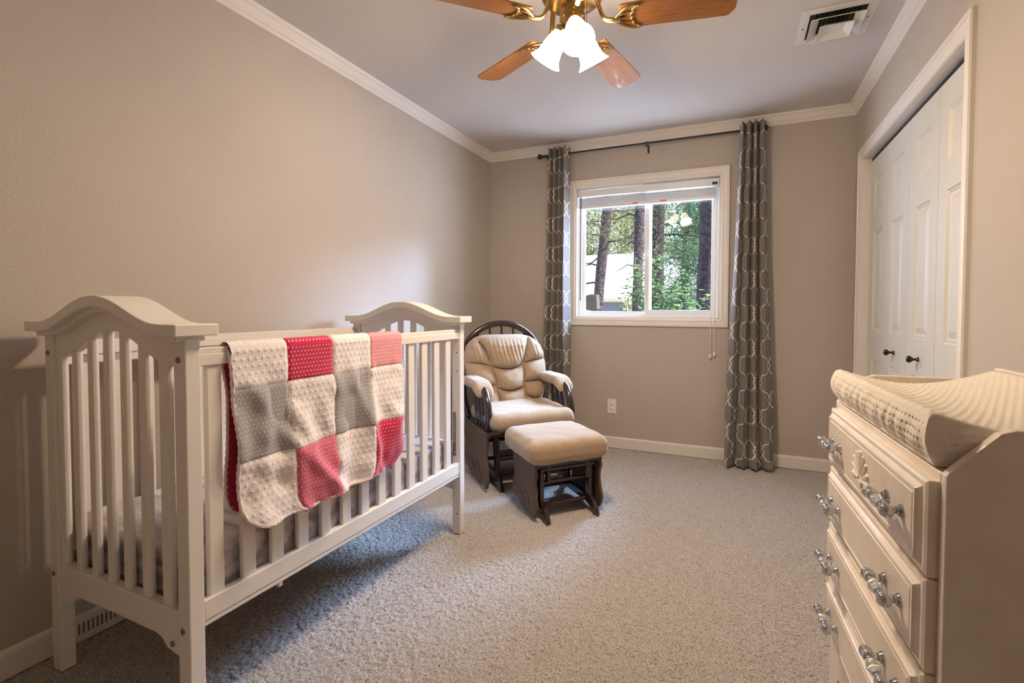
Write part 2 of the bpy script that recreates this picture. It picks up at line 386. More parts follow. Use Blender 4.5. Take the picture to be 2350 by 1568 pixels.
DY0, DY1, DZ = 2.09, 3.565, 2.03
mb = MB()
for b_ in ((XR, XR + .11, YN, DY0, -.1, 2.6), (XR, XR + .11, DY1, YB, -.1, 2.6), (XR, XR + .11, DY0, DY1, DZ, 2.6)): mb.box(*b_)
struct(obj('wall_right', mb, M['wall']))
mb = MB(); mb.box(XR + .7, XR + .74, 1.5, YB + T, -.1, 2.6); mb.box(XR + .11, XR + .74, 1.5, 1.54, -.1, 2.6); mb.box(XR + .11, XR + .74, YB + T - .04, YB + T, -.1, 2.6); mb.box(XR + .11, XR + .74, 1.5, YB + T, -.1, -.02)  # unseen closet shell, added to keep sky light from leaking past the doors
mb.box(XR + .11, XR + .74, 1.5, YB + T, 2.45, 2.6)
struct(obj('wall_closet', mb, M['wall']))
struct(obj('ceiling', MB().box(XL - T, XR + T, YN - T, YB + T, ZC, ZC + .16), M['ceil']))

# carpet: real tufts
def carpet():
    st = .0046
    xs = np.arange(XL, XR + st, st); ys = np.arange(YN, YB + st, st)
    X, Y = np.meshgrid(xs, ys, indexing='ij')
    cs = .0105
    u, v = X / cs, Y / cs; iu, iv = np.floor(u).astype(int), np.floor(v).astype(int)
    r = np.random.default_rng(3); K = 1024
    jx, jy, hh = r.random((K, K)), r.random((K, K)), r.random((K, K))
    best = np.full(X.shape, 9.); bh = np.zeros(X.shape)
    for a in (-1, 0, 1):
        for b in (-1, 0, 1):
            p, q = (iu + a) % K, (iv + b) % K
            d = np.hypot(iu + a + jx[p, q] - u, iv + b + jy[p, q] - v)
            k = d < best; best = np.where(k, d, best); bh = np.where(k, hh[p, q], bh)
    Z = .000 + .0125 * np.clip(1 - best / .75, 0, 1) ** .6 * (.45 + .55 * bh) + .0015 * smooth_noise(X.shape, (160, 230), 4)
    V = np.stack([X + .002 * smooth_noise(X.shape, (200, 290), 5), Y + .002 * smooth_noise(X.shape, (200, 290), 6), Z - .0095], -1)
    return V
fl = grid_obj('floor', carpet(), M['carpet'])
struct(fl)
struct(obj('floor_light_block', MB().box(XL - T, XR + T, YN - T, YB + T, -.16, -.03), M['earth']))   # unseen slab added under the carpet to block light

# crown moulding, baseboards: profile swept along the walls
CR = [(0, 2.372), (.006, 2.372), (.010, 2.380), (.012, 2.386), (.018, 2.390), (.020, 2.400), (.030, 2.420), (.034, 2.424), (.040, 2.428), (.047, 2.440), (0, 2.44)]
BBp = [(0, 0), (.014, 0), (.014, .072), (.011, .082), (.005, .086), (0, .086)]
def sweep(name, prof, a, b, nrm, m):
    """a,b: 2D wall-line ends; nrm into the room; mitred by shifting ends along the line"""
    a, b, n = Vector(a), Vector(b), Vector(nrm); t = (b - a).normalized(); mb = MB(); k = len(prof)
    vs = []
    for e, sg in ((a, 1), (b, -1)):
        for d, z in prof:
            p = e + n * d + t * (sg * d); vs.append((p.x, p.y, z))
    mb.add(vs, [(i, (i + 1) % k, k + (i + 1) % k, k + i) for i in range(k)] + [tuple(range(k)), tuple(range(k, 2 * k))])
    return struct(obj(name, mb, m))
sweep('trim_1', CR, (XL, YB), (XR, YB), (0, -1), M['trim'])
sweep('trim_2', CR, (XL, YN), (XL, YB), (1, 0), M['trim'])
sweep('trim_3', CR, (XR, YN), (XR, YB), (-1, 0), M['trim'])
sweep('trim_4', CR, (XL, YN), (XR, YN), (0, 1), M['trim'])
sweep('baseboard_back', BBp, (XL, YB), (XR, YB), (0, -1), M['trim'])
sweep('baseboard_left', BBp, (XL, YN), (XL, YB), (1, 0), M['trim'])
sweep('baseboard_right', BBp, (XR, YN), (XR, 2.02), (-1, 0), M['trim'])

# door and window casings: moulded boards
CAS = [(0, 0), (0, .012), (.003, .018), (.016, .020), (.019, .018), (.021, .0135), (.042, .0125), (.046, .0145), (.052, .0135), (.057, .009), (.064, .007), (.064, 0)]  # (across from outer edge, out)
def casing(name, fn, o0, o1, z0, z1, bottom):
    """mitred frame; fn(along, z, out)->xyz, outer rectangle o0..o1, z0..z1"""
    mb = MB(); k = len(CAS)
    corners = [(o0, z0), (o0, z1), (o1, z1), (o1, z0)]
    ins = [(1, 1 if bottom else 0), (1, -1), (-1, -1), (-1, 1 if bottom else 0)]
    vs = []
    for (a, z), (ia, iz) in zip(corners, ins):
        for c, h in CAS: vs.append(fn(a + ia * c, z + iz * c, h))
    segs = [(0, 1), (1, 2), (2, 3)] + ([(3, 0)] if bottom else [])
    fs = []
    for p, q in segs: fs += [(p * k + i, p * k + (i + 1) % k, q * k + (i + 1) % k, q * k + i) for i in range(k)]
    if not bottom: fs += [tuple(range(k)), tuple(range(3 * k, 4 * k))]
    mb.add(vs, fs); return struct(obj(name, mb, M['trim']))
casing('trim_5', lambda a, z, h: (XR - h, a, z), 2.03, 3.625, 0, 2.092, False)
casing('trim_6', lambda a, z, h: (a, YB - h, z), WX0 - .062, WX1 + .062, WZ0 - .062, WZ1 + .062, True)

mb = MB(); mb.box(XR - .004, XR + .112, DY0 - .002, DY0 + .006, 0, DZ); mb.box(XR - .004, XR + .112, DY1 - .006, DY1 + .002, 0, DZ); mb.box(XR - .004, XR + .112, DY0, DY1, DZ - .006, DZ + .002)
struct(obj('trim_8', mb, M['trim']))
# closet bifold doors ------------------------------------------------
DXF = .745
def leaf_mesh(y0, y1):
    """moulded door leaf with three raised panels; face towards -x"""
    mb = MB(); w = y1 - y0
    py0, py1 = y0 + w * .24, y1 - w * .24
    zs = [(.23, .805), (.972, 1.571), (1.68, 1.887)]
    ycuts = [y0, py0, py1, y1]; zc = [.02]
    for a, b in zs: zc += [a, b]
    zc.append(2.0)
    for i in range(3):
        for j in range(len(zc) - 1):
            a, b, c, d = ycuts[i], ycuts[i + 1], zc[j], zc[j + 1]
            if i == 1 and j % 2 == 1:
                rings = [(0, 0), (.006, .006), (.012, .004), (.016, .008), (.024, .009), (.05, .002)]
                prev = None
                for ins, dep in rings:
                    R4 = [(DXF + dep, a + ins, c + ins), (DXF + dep, b - ins, c + ins), (DXF + dep, b - ins, d - ins), (DXF + dep, a + ins, d - ins)]
                    if prev: mb.add(prev + R4, [(k, (k + 1) % 4, 4 + (k + 1) % 4, 4 + k) for k in range(4)])
                    prev = R4
                mb.add(prev, [(0, 1, 2, 3)])
            else:
                mb.add([(DXF, a, c), (DXF, b, c), (DXF, b, d), (DXF, a, d)], [(0, 1, 2, 3)])
    mb.box(DXF + .012, DXF + .034, y0, y1, .02, 2.0)
    for e in (y0, y1): mb.add([(DXF, e, .02), (DXF + .03, e, .02), (DXF + .03, e, 2.0), (DXF, e, 2.0)], [(0, 1, 2, 3)])
    for e in (.02, 2.0): mb.add([(DXF, y0, e), (DXF, y1, e), (DXF + .03, y1, e), (DXF + .03, y0, e)], [(0, 1, 2, 3)])
    return mb
lw = (DY1 - DY0 - .016) / 4
for di, (nm, lab) in enumerate((('door_1', 'near pair of white bifold closet door leaves beside the dresser'), ('door_2', 'far pair of white bifold closet door leaves next to the window wall'))):
    d = bpy.data.objects.new(nm, None); link(d); d.location = (DXF, 0, 0); struct(d)
    d['label'] = lab
    for k in range(2):
        i = di * 2 + k
        y0 = DY0 + .008 + i * lw
        o = obj('leaf', leaf_mesh(y0 + .0015, y0 + lw - .0015), M['door'], d); o.location = (-DXF, 0, 0)
        if i in (1, 2):
            yk = y0 + lw / 2
            kb = MB(); kb.lathe([(.0, 0), (.011, 0), (.011, .004), (.006, .007), (.0055, .018), (.011, .024), (.0155, .031), (.0155, .037), (.011, .043), (.0, .045)], 20, Matrix.Translation((DXF, yk, .882)) @ Matrix.Rotation(-PI / 2, 4, 'Y'))
            k_ = obj('knob', kb, M['knobblack'], o); k_['label'] = 'black door knob'
tr = MB(); tr.box(DXF + .005, DXF + .035, DY0, DY1, 2.008, DZ)
tag(obj('closet_door_track', tr, M['dark']), 'dark metal track above the bifold closet doors', 'door track')

# window -------------------------------------------------------------
win = bpy.data.objects.new('window_1', None); link(win); win.location = (-.665, YB + .07, 1.55); struct(win)
def wpart(name, mb, m, parent=win, **k):
    o = obj(name, mb, m, parent, **k)
    if parent is win: o.location = (.665, -YB - .07, -1.55)
    return o
yw = YB
mb = MB()   # drywall-return jamb boards
for b_ in ((WX0 - .012, WX0 + .008, yw - .004, yw + .13, WZ0, WZ1), (WX1 - .008, WX1 + .012, yw - .004, yw + .13, WZ0, WZ1), (WX0, WX1, yw - .004, yw + .13, WZ1 - .008, WZ1 + .012), (WX0, WX1, yw - .004, yw + .13, WZ0 - .012, WZ0 + .008)): mb.box(*b_)
wpart('window_jamb', mb, M['trim'])
def rectframe(mb, x0, x1, z0, z1, y0, y1, w):
    mb.box(x0, x0 + w, y0, y1, z0, z1); mb.box(x1 - w, x1, y0, y1, z0, z1); mb.box(x0 + w, x1 - w, y0, y1, z0, z0 + w); mb.box(x0 + w, x1 - w, y0, y1, z1 - w, z1); return mb
a0, a1, c0, c1 = WX0 + .008, WX1 - .008, WZ0 + .008, WZ1 - .008
wpart('window_frame', rectframe(MB(), a0, a1, c0, c1, yw + .055, yw + .125, .022), M['vinyl'], bevel=.002)
xm = -.650
wpart('window_sash', rectframe(MB(), xm - .02, a1 - .02, c0 + .02, c1 - .02, yw + .062, yw + .09, .036), M['vinyl'], bevel=.003)
wpart('window_sash', rectframe(MB(), a0 + .018, xm + .028, c0 + .018, c1 - .018, yw + .092, yw + .118, .026), M['vinyl'], bevel=.003)
wpart('glass_pane', MB().box(xm, a1 - .04, yw + .074, yw + .078, c0 + .04, c1 - .04), M['glass'])
wpart('glass_pane', MB().box(a0 + .03, xm + .01, yw + .103, yw + .107, c0 + .03, c1 - .03), M['glass'])
lk = MB(); lk.box(xm - .008, xm + .006, yw + .052, yw + .064, 1.5, 1.56); lk.box(xm - .003, xm + .002, yw + .046, yw + .054, 1.515, 1.545)
wpart('window_latch', lk, M['vinyl'])

# blind ---------------------------------------------------------------
bl = thing('window_blind', 'white horizontal slat blind pulled up to the top of the window', 'blind', (-.665, YB + .03, WZ1 - .02))
def bpart(name, mb, m, **k):
    o = obj(name, mb, m, bl, **k); o.location = (.665, -YB - .03, -WZ1 + .02); return o
bx0, bx1 = WX0 + .012, WX1 - .012; by0, by1 = yw + .004, yw + .05
bpart('headrail', MB().box(bx0, bx1, by0, by1 - .004, 2.005, 2.052), M['vinyl'], bevel=.003)
zb = 1.932
for i in range(12):
    z = zb + i * .0052
    mb = MB(); vs = []; 
    k = 6; xa, xb = bx0 + .012, bx1 - .022
    lo = [(by0 + .004 + (by1 - by0 - .006) * j / k, z + .0022 * math.sin(PI * j / k) + .0006 * math.sin(i * 2.1)) for j in range(k + 1)]
    hi = [(y, zz + .0028) for y, zz in lo]
    mb.strip(lo, hi, lambda u, v, w: (w, u, v), xa + .002 * math.sin(i * 1.7), xb + .002 * math.sin(i * 2.3))
    bpart('slat', mb, M['vinyl'])
bpart('bottom_rail', MB().box(bx0 + .012, bx1 - .022, by0, by1, 1.908, 1.930), M['vinyl'], bevel=.003)
for xq in (-.665 - .07, -.665 + .14):
    bpart('sticker', MB().box(xq - .021, xq + .021, by0 - .0008, by0 + .001, 1.9165, 1.926), M['orange'])['label'] = 'small orange warning sticker'
for xq in (-1.09, -.88, -.67, -.42, -.21):      # tangled ladder cords in front of the stack
    mb = MB(); r_ = random.Random(int(xq * 1000))
    for q in range(3):
        pts = []
        for j in range(15):
            f = j / 14; pts.append((xq + .026 * math.sin(f * 9 + q * 2 + r_.random()) * math.sin(PI * f) + (q - 1) * .008, by0 - .004 - .006 * math.sin(PI * f), 2.004 - f * .078))
        mb.tube(pts, .0008, 5)
    bpart('ladder_cord', mb, M['whitecord'])
mb = MB(); mb.tube([(-1.168, by0 - .008, 2.0), (-1.168, by0 - .012, 1.97), (-1.166, yw - .022, 1.168)], .0042, 8)
bpart('tilt_wand', mb, M['greymetal'])
for dx, zz in ((-.175, .752), (-.148, .766)):
    mb = MB(); mb.tube([(-.16, by0 - .006, 2.01), (-.16 + (dx + .16) * .3, by0 - .02, 1.7), (dx, yw - .026, 1.0), (dx, yw - .024, zz + .02)], .0016, 6)
    cd = bpart('lift_cord', mb, M['whitecord'])
    t = MB(); t.lathe([(0, 0), (.008, 0), (.0095, .006), (.0075, .022), (.004, .03), (0, .031)], 12, Matrix.Translation((dx, yw - .024, zz - .006)))
    obj('tassel', t, M['whitecord'], cd)
lkm = MB(); lkm.box(-.178, -.142, by0 - .007, by0 + .002, 2.008, 2.026); bpart('cord_lock', lkm, M['black'])

# curtain rod and curtains ---------------------------------------------
ROD_Y, ROD_Z = YB - .09, 2.337
rod = thing('curtain_rod', 'thin black curtain rod with ball finials above the window', 'curtain rod', (-.665, ROD_Y, ROD_Z))
def rpart(name, mb, m=M['black'], **k):
    o = obj(name, mb, m, rod, **k); o.location = (.665, -ROD_Y, -ROD_Z); return o
rpart('rod', MB().tube([(-1.45, ROD_Y, ROD_Z), (-.63, ROD_Y, ROD_Z)], .0068, 12).tube([(-.66, ROD_Y, ROD_Z), (.118, ROD_Y, ROD_Z)], .0082, 12))
FIN = [(.009, 0), (.012, .004), (.012, .01), (.007, .014), (.007, .02), (.013, .024), (.02, .034), (.022, .043), (.019, .054), (.010, .061), (.0, .063)]
for x, sg in ((-1.45, -1), (.118, 1)):
    rpart('finial', MB().lathe(FIN, 16, Matrix.Translation((x, ROD_Y, ROD_Z)) @ Matrix.Rotation(sg * PI / 2, 4, 'Y')))
for x in (-.636, -1.43, .1):
    mb = MB(); mb.box(x - .007, x + .007, YB - .004, YB - .0005, 2.288, 2.35); mb.tube([(x, YB - .003, 2.322), (x, ROD_Y, 2.322)], .006, 8)
    mb.tube([(x, ROD_Y + .014 * math.sin(a), ROD_Z - .014 * math.cos(a)) for a in np.linspace(-PI * .75, PI * .75, 15)], .004, 6)
    rpart('bracket', mb, bevel=.0)
def curtain(name, label, xt0, xt1, xb0, xb1, folds, seed, amp_t=.040, flip=False, uoff=0.):
    r = np.random.default_rng(seed)
    ns, nt = 260, 330
    s = np.linspace(0, 1, ns)[:, None]; t = np.linspace(0, 1, nt)[None]      # t: 0 top .. 1 floor
    zt, zb_ = 2.385, .012
    ph = 2 * PI * folds * s + .35 * np.sin(2 * PI * s * 2 + seed)
    sway = smooth_noise((ns, nt), (folds * 2, 5), seed) * np.clip(t, .0, 1)
    x0 = xt0 + (xb0 - xt0) * t ** 1.3; x1 = xt1 + (xb1 - xt1) * t ** 1.3
    amp = amp_t * (1 + .25 * t) * (1 + .12 * np.sin(5 * s + seed))
    wfold = (x1 - x0) / folds
    X = x0 + (x1 - x0) * s - .10 * wfold * np.sin(2 * ph) * np.ones_like(t) + .010 * sway
    Y = ROD_Y - .006 + amp * (2 * ((1 + np.cos(ph)) / 2) ** 1.5 - 1 + .12 * np.cos(3 * ph + seed)) * np.ones_like(t) + .012 * sway - .012 * t
    low = np.clip((t - .88) / .12, 0, 1)
    X = X + low * .02 * smooth_noise((ns, nt), (folds + 2, 6), seed + 2)
    Y = np.minimum(Y - low * .03 * (1 + smooth_noise((ns, nt), (folds + 2, 6), seed + 5)), YB - .022)
    Z = zt + (zb_ - zt) * t + 0 * s + low * .006 * smooth_noise((ns, nt), (12, 3), seed + 9)
    Z = np.maximum(Z, .006 + .006 * (1 + np.sin(40 * s)))
    V = np.stack([X, Y, Z], -1)
    # cloth length across at the top gives the printed pattern its true scale
    mid = V[:, nt // 3]; seg = np.concatenate([[0], np.cumsum(np.linalg.norm(np.diff(mid, axis=0), axis=1))])
    UV = np.stack([np.broadcast_to(seg[:, None] + uoff, (ns, nt)), np.broadcast_to((1 - t) * (zt - zb_), (ns, nt))], -1)
    root = thing(name, label, 'curtain', ((xb0 + xb1) / 2, ROD_Y, 0), 0, 'curtains beside the window')
    o = grid_obj('cloth', V, M['curtain'], root, UV); o.location = (-(xb0 + xb1) / 2, -ROD_Y, 0)
    so = o.modifiers.new('thick', 'SOLIDIFY'); so.thickness = .0018
    for k in range(folds * 2):
        i = int((k + .5) / (folds * 2) * (ns - 1)); i = min(range(max(0, i - 14), min(ns, i + 14)), key=lambda q: abs(V[q, 7, 1] - (ROD_Y - .006)))
        c = V[i, 7]; tg = Vector(V[min(i + 2, ns - 1), 7] - V[max(i - 2, 0), 7]).normalized()
        mb = MB(); mb.tube([Vector((c[0], c[1], ROD_Z)) + tg * (.021 * math.cos(a)) + Vector((0, 0, .021 * math.sin(a))) for a in np.linspace(0, 2 * PI, 21)], .0035, 6, caps=False)
        g = obj('grommet', mb, M['bolt'], root); g.location = o.location
    return root
curtain('curtain', 'grey and white trellis curtain hanging right of the window', .0, .165, -.085, .25, 4, 11, uoff=.03)
curtain('curtain', 'grey and white trellis curtain hanging left of the window behind the glider', -1.42, -1.245, -1.475, -1.235, 4, 23, uoff=.09)

# outlet ----------------------------------------------------------------
ou = thing('wall_outlet', 'white duplex power outlet low on the wall under the window', 'outlet', (-.905, YB, .328))
mb = MB(); mb.box(-.035, .035, -.006, -.0005, -.0575, .0575); obj('cover_plate', mb, M['plate'], ou, bevel=.002)
for z in (-.02, .02):
    mb = MB(); mb.lathe([(0, .0085), (.015, .0085), (.0165, .007), (.0165, .004)], 20, Matrix.Translation((0, 0, z)) @ Matrix.Rotation(PI / 2, 4, 'X'))
    rc = obj('receptacle', mb, M['plate'], ou)
    mb = MB()
    for x in (-.006, .006): mb.box(x - .0012, x + .0012, -.0089, -.008, z, z + .008)
    mb.box(-.002, .002, -.0089, -.008, z - .009, z - .005); obj('slot', mb, M['dark'], rc)
mb = MB(); mb.lathe([(0, .0072), (.003, .0070), (.003, .005)], 10, Matrix.Rotation(PI / 2, 4, 'X')); obj('screw', mb, M['bolt'], ou)
# baseboard register behind the crib
rg = thing('baseboard_register', 'white slotted vent cover on the baseboard behind the crib leg', 'vent', (XL + .014, .90, .045))
mb = MB(); mb.box(.0005, .006, -.13, .13, -.034, .034); obj('cover', mb, M['vent'], rg, bevel=.003)
for k in range(14):
    mb = MB(); mb.box(.0055, .0068, -.085 + k * .0125, -.085 + k * .0125 + .005, -.018, .018); obj('slot', mb, M['slot'], rg)

# ceiling vent -------------------------------------------------------------
cv = thing('ceiling_vent', 'square white louvred air vent set in the ceiling', 'vent', (.40, 2.655, ZC))
def fr(mb, h, w, z0, z1):   # square frustum ring from half-size h at z0 sloping to h-w at z1
    a = [(-h, -h, z0), (h, -h, z0), (h, h, z0), (-h, h, z0)]; q = h - w; b = [(-q, -q, z1), (q, -q, z1), (q, q, z1), (-q, q, z1)]
    t = .003; a2 = [(x, y, z + t) for x, y, z in a]; b2 = [(x, y, z + t) for x, y, z in b]
    mb.add(a + b + a2 + b2, [(i, (i + 1) % 4, 4 + (i + 1) % 4, 4 + i) for i in range(4)] + [(8 + i, 8 + (i + 1) % 4, 12 + (i + 1) % 4, 12 + i) for i in range(4)] + [(i, (i + 1) % 4, 8 + (i + 1) % 4, 8 + i) for i in range(4)] + [(4 + i, 4 + (i + 1) % 4, 12 + (i + 1) % 4, 12 + i) for i in range(4)])
    return mb
mb = MB(); fr(mb, .15, .038, -.004, -.006); fr(mb, .115, .003, -.006, -.001); obj('frame', mb, M['vent'], cv)
mb = MB(); mb.box(-.113, .113, -.113, .113, -.0015, -.0008); obj('duct_opening', mb, M['dark'], cv)
mb = MB(); fr(mb, .107, .036, -.030, -.008); obj('louver', mb, M['vent'], cv)
mb = MB(); fr(mb, .068, .030, -.046, -.026); mb.box(-.038, .038, -.038, .038, -.027, -.024); obj('louver', mb, M['vent'], cv)
for k in range(11):
    mb = MB(); x = -.09 + k * .018; mb.box(x - .002, x + .002, -.113, .113, -.0075, -.002); obj('vane', mb, M['greymetal'], cv)
for x, y in ((-.13, 0), (.13, 0)):
    mb = MB(); mb.lathe([(0, -.008), (.005, -.007), (.005, -.005)], 10, Matrix.Translation((x, y, 0))); obj('screw', mb, M['bolt'], cv)

# ceiling fan --------------------------------------------------------------
HX, HY, ZB = -.607, 1.83, 2.218
fan = thing('ceiling_fan', 'brass ceiling fan with five oak blades and lit frosted glass shades', 'ceiling fan', (HX, HY, ZC))
def fpart(name, mb, m, parent=fan, z=0, **k): return obj(name, mb, m, parent, **k)
mb = MB(); mb.lathe([(0, 0), (.085, 0), (.088, -.01), (.085, -.02), (.11, -.03), (.125, -.045), (.128, -.1), (.118, -.125), (.10, -.14), (.06, -.145), (0, -.146)], 40)
fpart('motor_housing', mb, M['brass'])
mb = MB()
for k in range(30):
    a = 2 * PI * k / 30; R4 = Matrix.Rotation(a, 4, 'Z'); mb.box(.112, .1285, -.003, .003, -.098, -.05, 0, R4)
fpart('housing_ribs', mb, M['bolt'])
mb = MB(); mb.lathe([(0, -.14), (.045, -.14), (.049, -.144), (.049, -.19), (.046, -.194), (.05, -.2), (.05, -.208), (.036, -.222), (.03, -.24), (.034, -.246), (.03, -.262), (.016, -.272), (0, -.274)], 32)
fpart('light_fitter', mb, M['brass'])
mb = MB(); mb.lathe([(0, -.0), (.004, 0), (.004, -.004), (0, -.004)], 8, Matrix.Translation((.049 * math.cos(-1.1), .049 * math.sin(-1.1), -.17)) @ Matrix.Rotation(PI / 2, 4, 'X')); fpart('set_screw', mb, M['black'])
zbl = ZB - ZC
for k in range(5):
    th = 2.657 - k * 2 * PI / 5
    # blade: long axis local x, twist about it
    e = .6; r0 = .185
    outl = [(r0, -.054), (r0 + .012, -.059), (e - .034, -.069), (e - .022, -.066), (e - .006, -.046), (e, -.034), (e, .034), (e - .006, .046), (e - .022, .066), (e - .034, .069), (r0 + .012, .059), (r0, .054)]
    mb = MB(); mb.prism(outl, lambda u, v, w: (u, v, w), -.003, .003)
    bo = fpart('fan_blade', mb, M['oak'], bevel=.0015)
    bo.location = (0, 0, zbl); bo.rotation_euler = (math.radians(-11), 0, th)
    # blade iron: arm dropping from the motor, then an open scrolled holder under the blade root
    ib = MB()
    ib.tube(curvy([(.088, 0, .098), (.102, 0, .062), (.114, 0, .022), (.130, 0, -.003), (.155, 0, -.011), (.185, 0, -.010)]), .0105, 12, flat=(.75, 1.15))
    for sg in (1, -1):
        ib.tube(curvy([(.165, sg * .004, -.009), (.182, sg * .024, -.008), (.205, sg * .044, -.007), (.235, sg * .055, -.006), (.262, sg * .052, -.006)]), .0062, 8)
        ib.tube(curvy([(.262, sg * .052, -.006), (.245, sg * .044, -.006), (.232, sg * .033, -.006), (.236, sg * .024, -.006), (.226, sg * .012, -.006), (.232, sg * .0, -.006)]), .0048, 8)
        ib.tube([(.178, sg * .012, -.008), (.200, sg * .022, -.007), (.224, sg * .024, -.006)], .004, 6)
        ib.lathe([(0, -.012), (.005, -.011), (.006, -.008), (.006, -.004)], 10, Matrix.Translation((.254, sg * .05, 0)))
    ib.box(.168, .205, -.006, .006, -.011, -.003)
    io = fpart('blade_bracket', ib, M['brass'])
    io.location = (0, 0, zbl); io.rotation_euler = (math.radians(-11), 0, th)
SHP = [(.022, 0), (.026, .004), (.028, .014), (.036, .034), (.041, .055), (.043, .075), (.047, .095), (.056, .113), (.064, .121)]
for k in range(3):
    az = math.radians(-61.6 + 120 * k); tilt = math.radians(33)
    dr = Vector((math.cos(az), math.sin(az), 0))
    st = Vector((0, 0, -.214)) + dr * .012; el = Vector((0, 0, -.216)) + dr * .030
    ax = (dr * math.sin(tilt) + Vector((0, 0, -math.cos(tilt)))).normalized()
    mb = MB(); mb.tube([st, el, el + ax * .012], [.009, .01, .012], 10)
    Q = Vector((0, 0, 1)).rotation_difference(ax).to_matrix().to_4x4()
    T4 = Matrix.Translation(el + ax * .012) @ Q
    mb.lathe([(0, 0), (.02, 0), (.026, .006), (.026, .03), (.022, .034)], 20, T4)
    arm = fpart('lamp_arm', mb, M['brass'])
    # bell shade with scalloped rim
    n = 60; prof = []
    mb = MB(); vs = []; P2 = SHP + [(r - .003, z) for r, z in SHP[::-1]]
    T5 = Matrix.Translation(el + ax * .032) @ Q
    for i, (r, z) in enumerate(P2):
        for j in range(n):
            a = 2 * PI * j / n; zz = z + (.0025 * abs(math.sin(a * 15)) if z > .12 else 0)
            vs.append(T5 @ Vector((r * math.cos(a), r * math.sin(a), zz)))
    mb.add(vs, [(i * n + j, i * n + (j + 1) % n, (i + 1) * n + (j + 1) % n, (i + 1) * n + j) for i in range(len(P2) - 1) for j in range(n)], 0, True)
    mb.m = [1 if (f_ // n) >= len(SHP) - 1 else 0 for f_ in range(len(mb.f))]
    so = fpart('lamp_shade', mb, [M['shade'], M['shade_in']]); so['label'] = 'lit frosted glass bell shade'
mb = MB(); mb.tube([(.062, -.02, -.15), (.064, -.021, -.2), (.064, -.021, -.27)], .0012, 5)
for k in range(24): mb.lathe([(0, -.0018), (.0018, 0), (0, .0018)], 6, Matrix.Translation((.064, -.021, -.15 - k * .005)))
fpart('pull_chain', mb, M['brass'])

# ------------------------------------------------------------------ crib
CTH = -.012
crib = thing('crib', 'white slatted wooden baby crib with arched end panels along the left wall', 'crib', (-1.915, .763, 0), CTH)
CW, CL = .672, 1.292
def cpart(name, mb, m=M['crib'], parent=crib, bevel=.003, **k): return obj(name, mb, m, parent, bevel=bevel, **k)
def ogee(u, lo, hi, a=.05, b=.63):
    c = (a + b) / 2; f = min(1, abs(u - c) / ((b - a) / 2)); s_ = .5 + .5 * math.cos(PI * f ** 1.05); return lo + (hi - lo) * s_
us = [(-.02 + (CW + .045) * i / 48) for i in range(49)]
for ei, v0 in enumerate((0, CL - .038)):
    sgn = 1 if ei == 0 else -1
    for u0 in (0, CW - .046):
        p = cpart('corner_post', MB().box(u0, u0 + .046, v0, v0 + .038, 0, 1.03))
        if ei == 0:
            for z in ((.97, .30) if u0 == 0 else (.976, .292)):
                mb = MB(); mb.lathe([(0, 0), (.0075, 0), (.0075, .0025), (.003, .003), (0, .0015)], 14, Matrix.Translation((u0 + .020, v0, z)) @ Matrix.Rotation(PI / 2, 4, 'X')); cpart('bolt', mb, M['bolt'], p, 0)['label'] = 'steel bolt head'
    fn = lambda u, v, w: (u, w, v)
    vc = v0 + .019
    # arched cap: thick top board and moulding under it
    cpart('arched_cap', MB().strip([(u, ogee(u, 1.036, 1.108)) for u in us], [(u, ogee(u, 1.066, 1.138)) for u in us], fn, vc - .056, vc + .05))
    us2 = [.0 + CW * i / 40 for i in range(41)]
    cpart('cap_moulding', MB().strip([(u - .004, ogee(u, 1.022, 1.094)) for u in us2], [(u - .004, ogee(u, 1.040, 1.112)) for u in us2], fn, vc - .036, vc + .034))
    us3 = [.046 + (CW - .092) * i / 40 for i in range(41)]
    cpart('crest_board', MB().strip([(u, ogee(u, .958, 1.043, .06, .61)) for u in us3], [(u, ogee(u, 1.026, 1.098)) for u in us3], fn, vc - .012, vc + .012), bevel=.002)
    # lower rail with a cut-out underside
    low = [(.046, .222), (.105, .226), (.125, .245), (.15, .252), (.2, .252), (.336, .254), (.47, .252), (.522, .252), (.547, .245), (.567, .226), (.626, .214)]
    rl = cpart('end_rail', MB().strip(low, [(u, .332) for u, _ in low], fn, vc - .014, vc + .014))
    if ei == 0:
        mb = MB(); mb.lathe([(0, 0), (.0075, 0), (.0075, .0025), (.003, .003), (0, .0015)], 14, Matrix.Translation((.593, vc - .014, .243)) @ Matrix.Rotation(PI / 2, 4, 'X')); cpart('bolt', mb, M['bolt'], rl, 0)
    for u, w in ((.039, .034), (.122, .034), (.205, .034), (.286, .034), (.366, .034), (.452, .038), (.541, .042)):
        zt = ogee(u + w / 2, .958, 1.043, .06, .61) + .008
        mb = MB(); mb.box(u, u + w, vc - .009, vc + .009, .328, zt); cpart('slat', mb, bevel=.0075)
    if ei == 1:
        mb = MB(); mb.box(.632, .648, v0 - .003, v0 + .002, .385, .60); pl = cpart('mattress_bracket', mb, M['bolt'], bevel=.001)
        for z in (.40, .45, .50, .58):
            mb = MB(); mb.lathe([(0, 0), (.007, 0), (.007, .005), (.002, .006), (0, .004)], 12, Matrix.Translation((.64, v0 - .002, z)) @ Matrix.Rotation(PI / 2, 4, 'X')); cpart('bolt', mb, M['bolt'], pl, 0)
        for z in (.89, .80, .10):
            mb = MB(); mb.lathe([(0, .0006), (.0035, .0004), (.0035, -.001)], 10, Matrix.Translation((.652, v0, z)) @ Matrix.Rotation(PI / 2, 4, 'X')); cpart('peg_hole', mb, M['dark'], crib, 0)
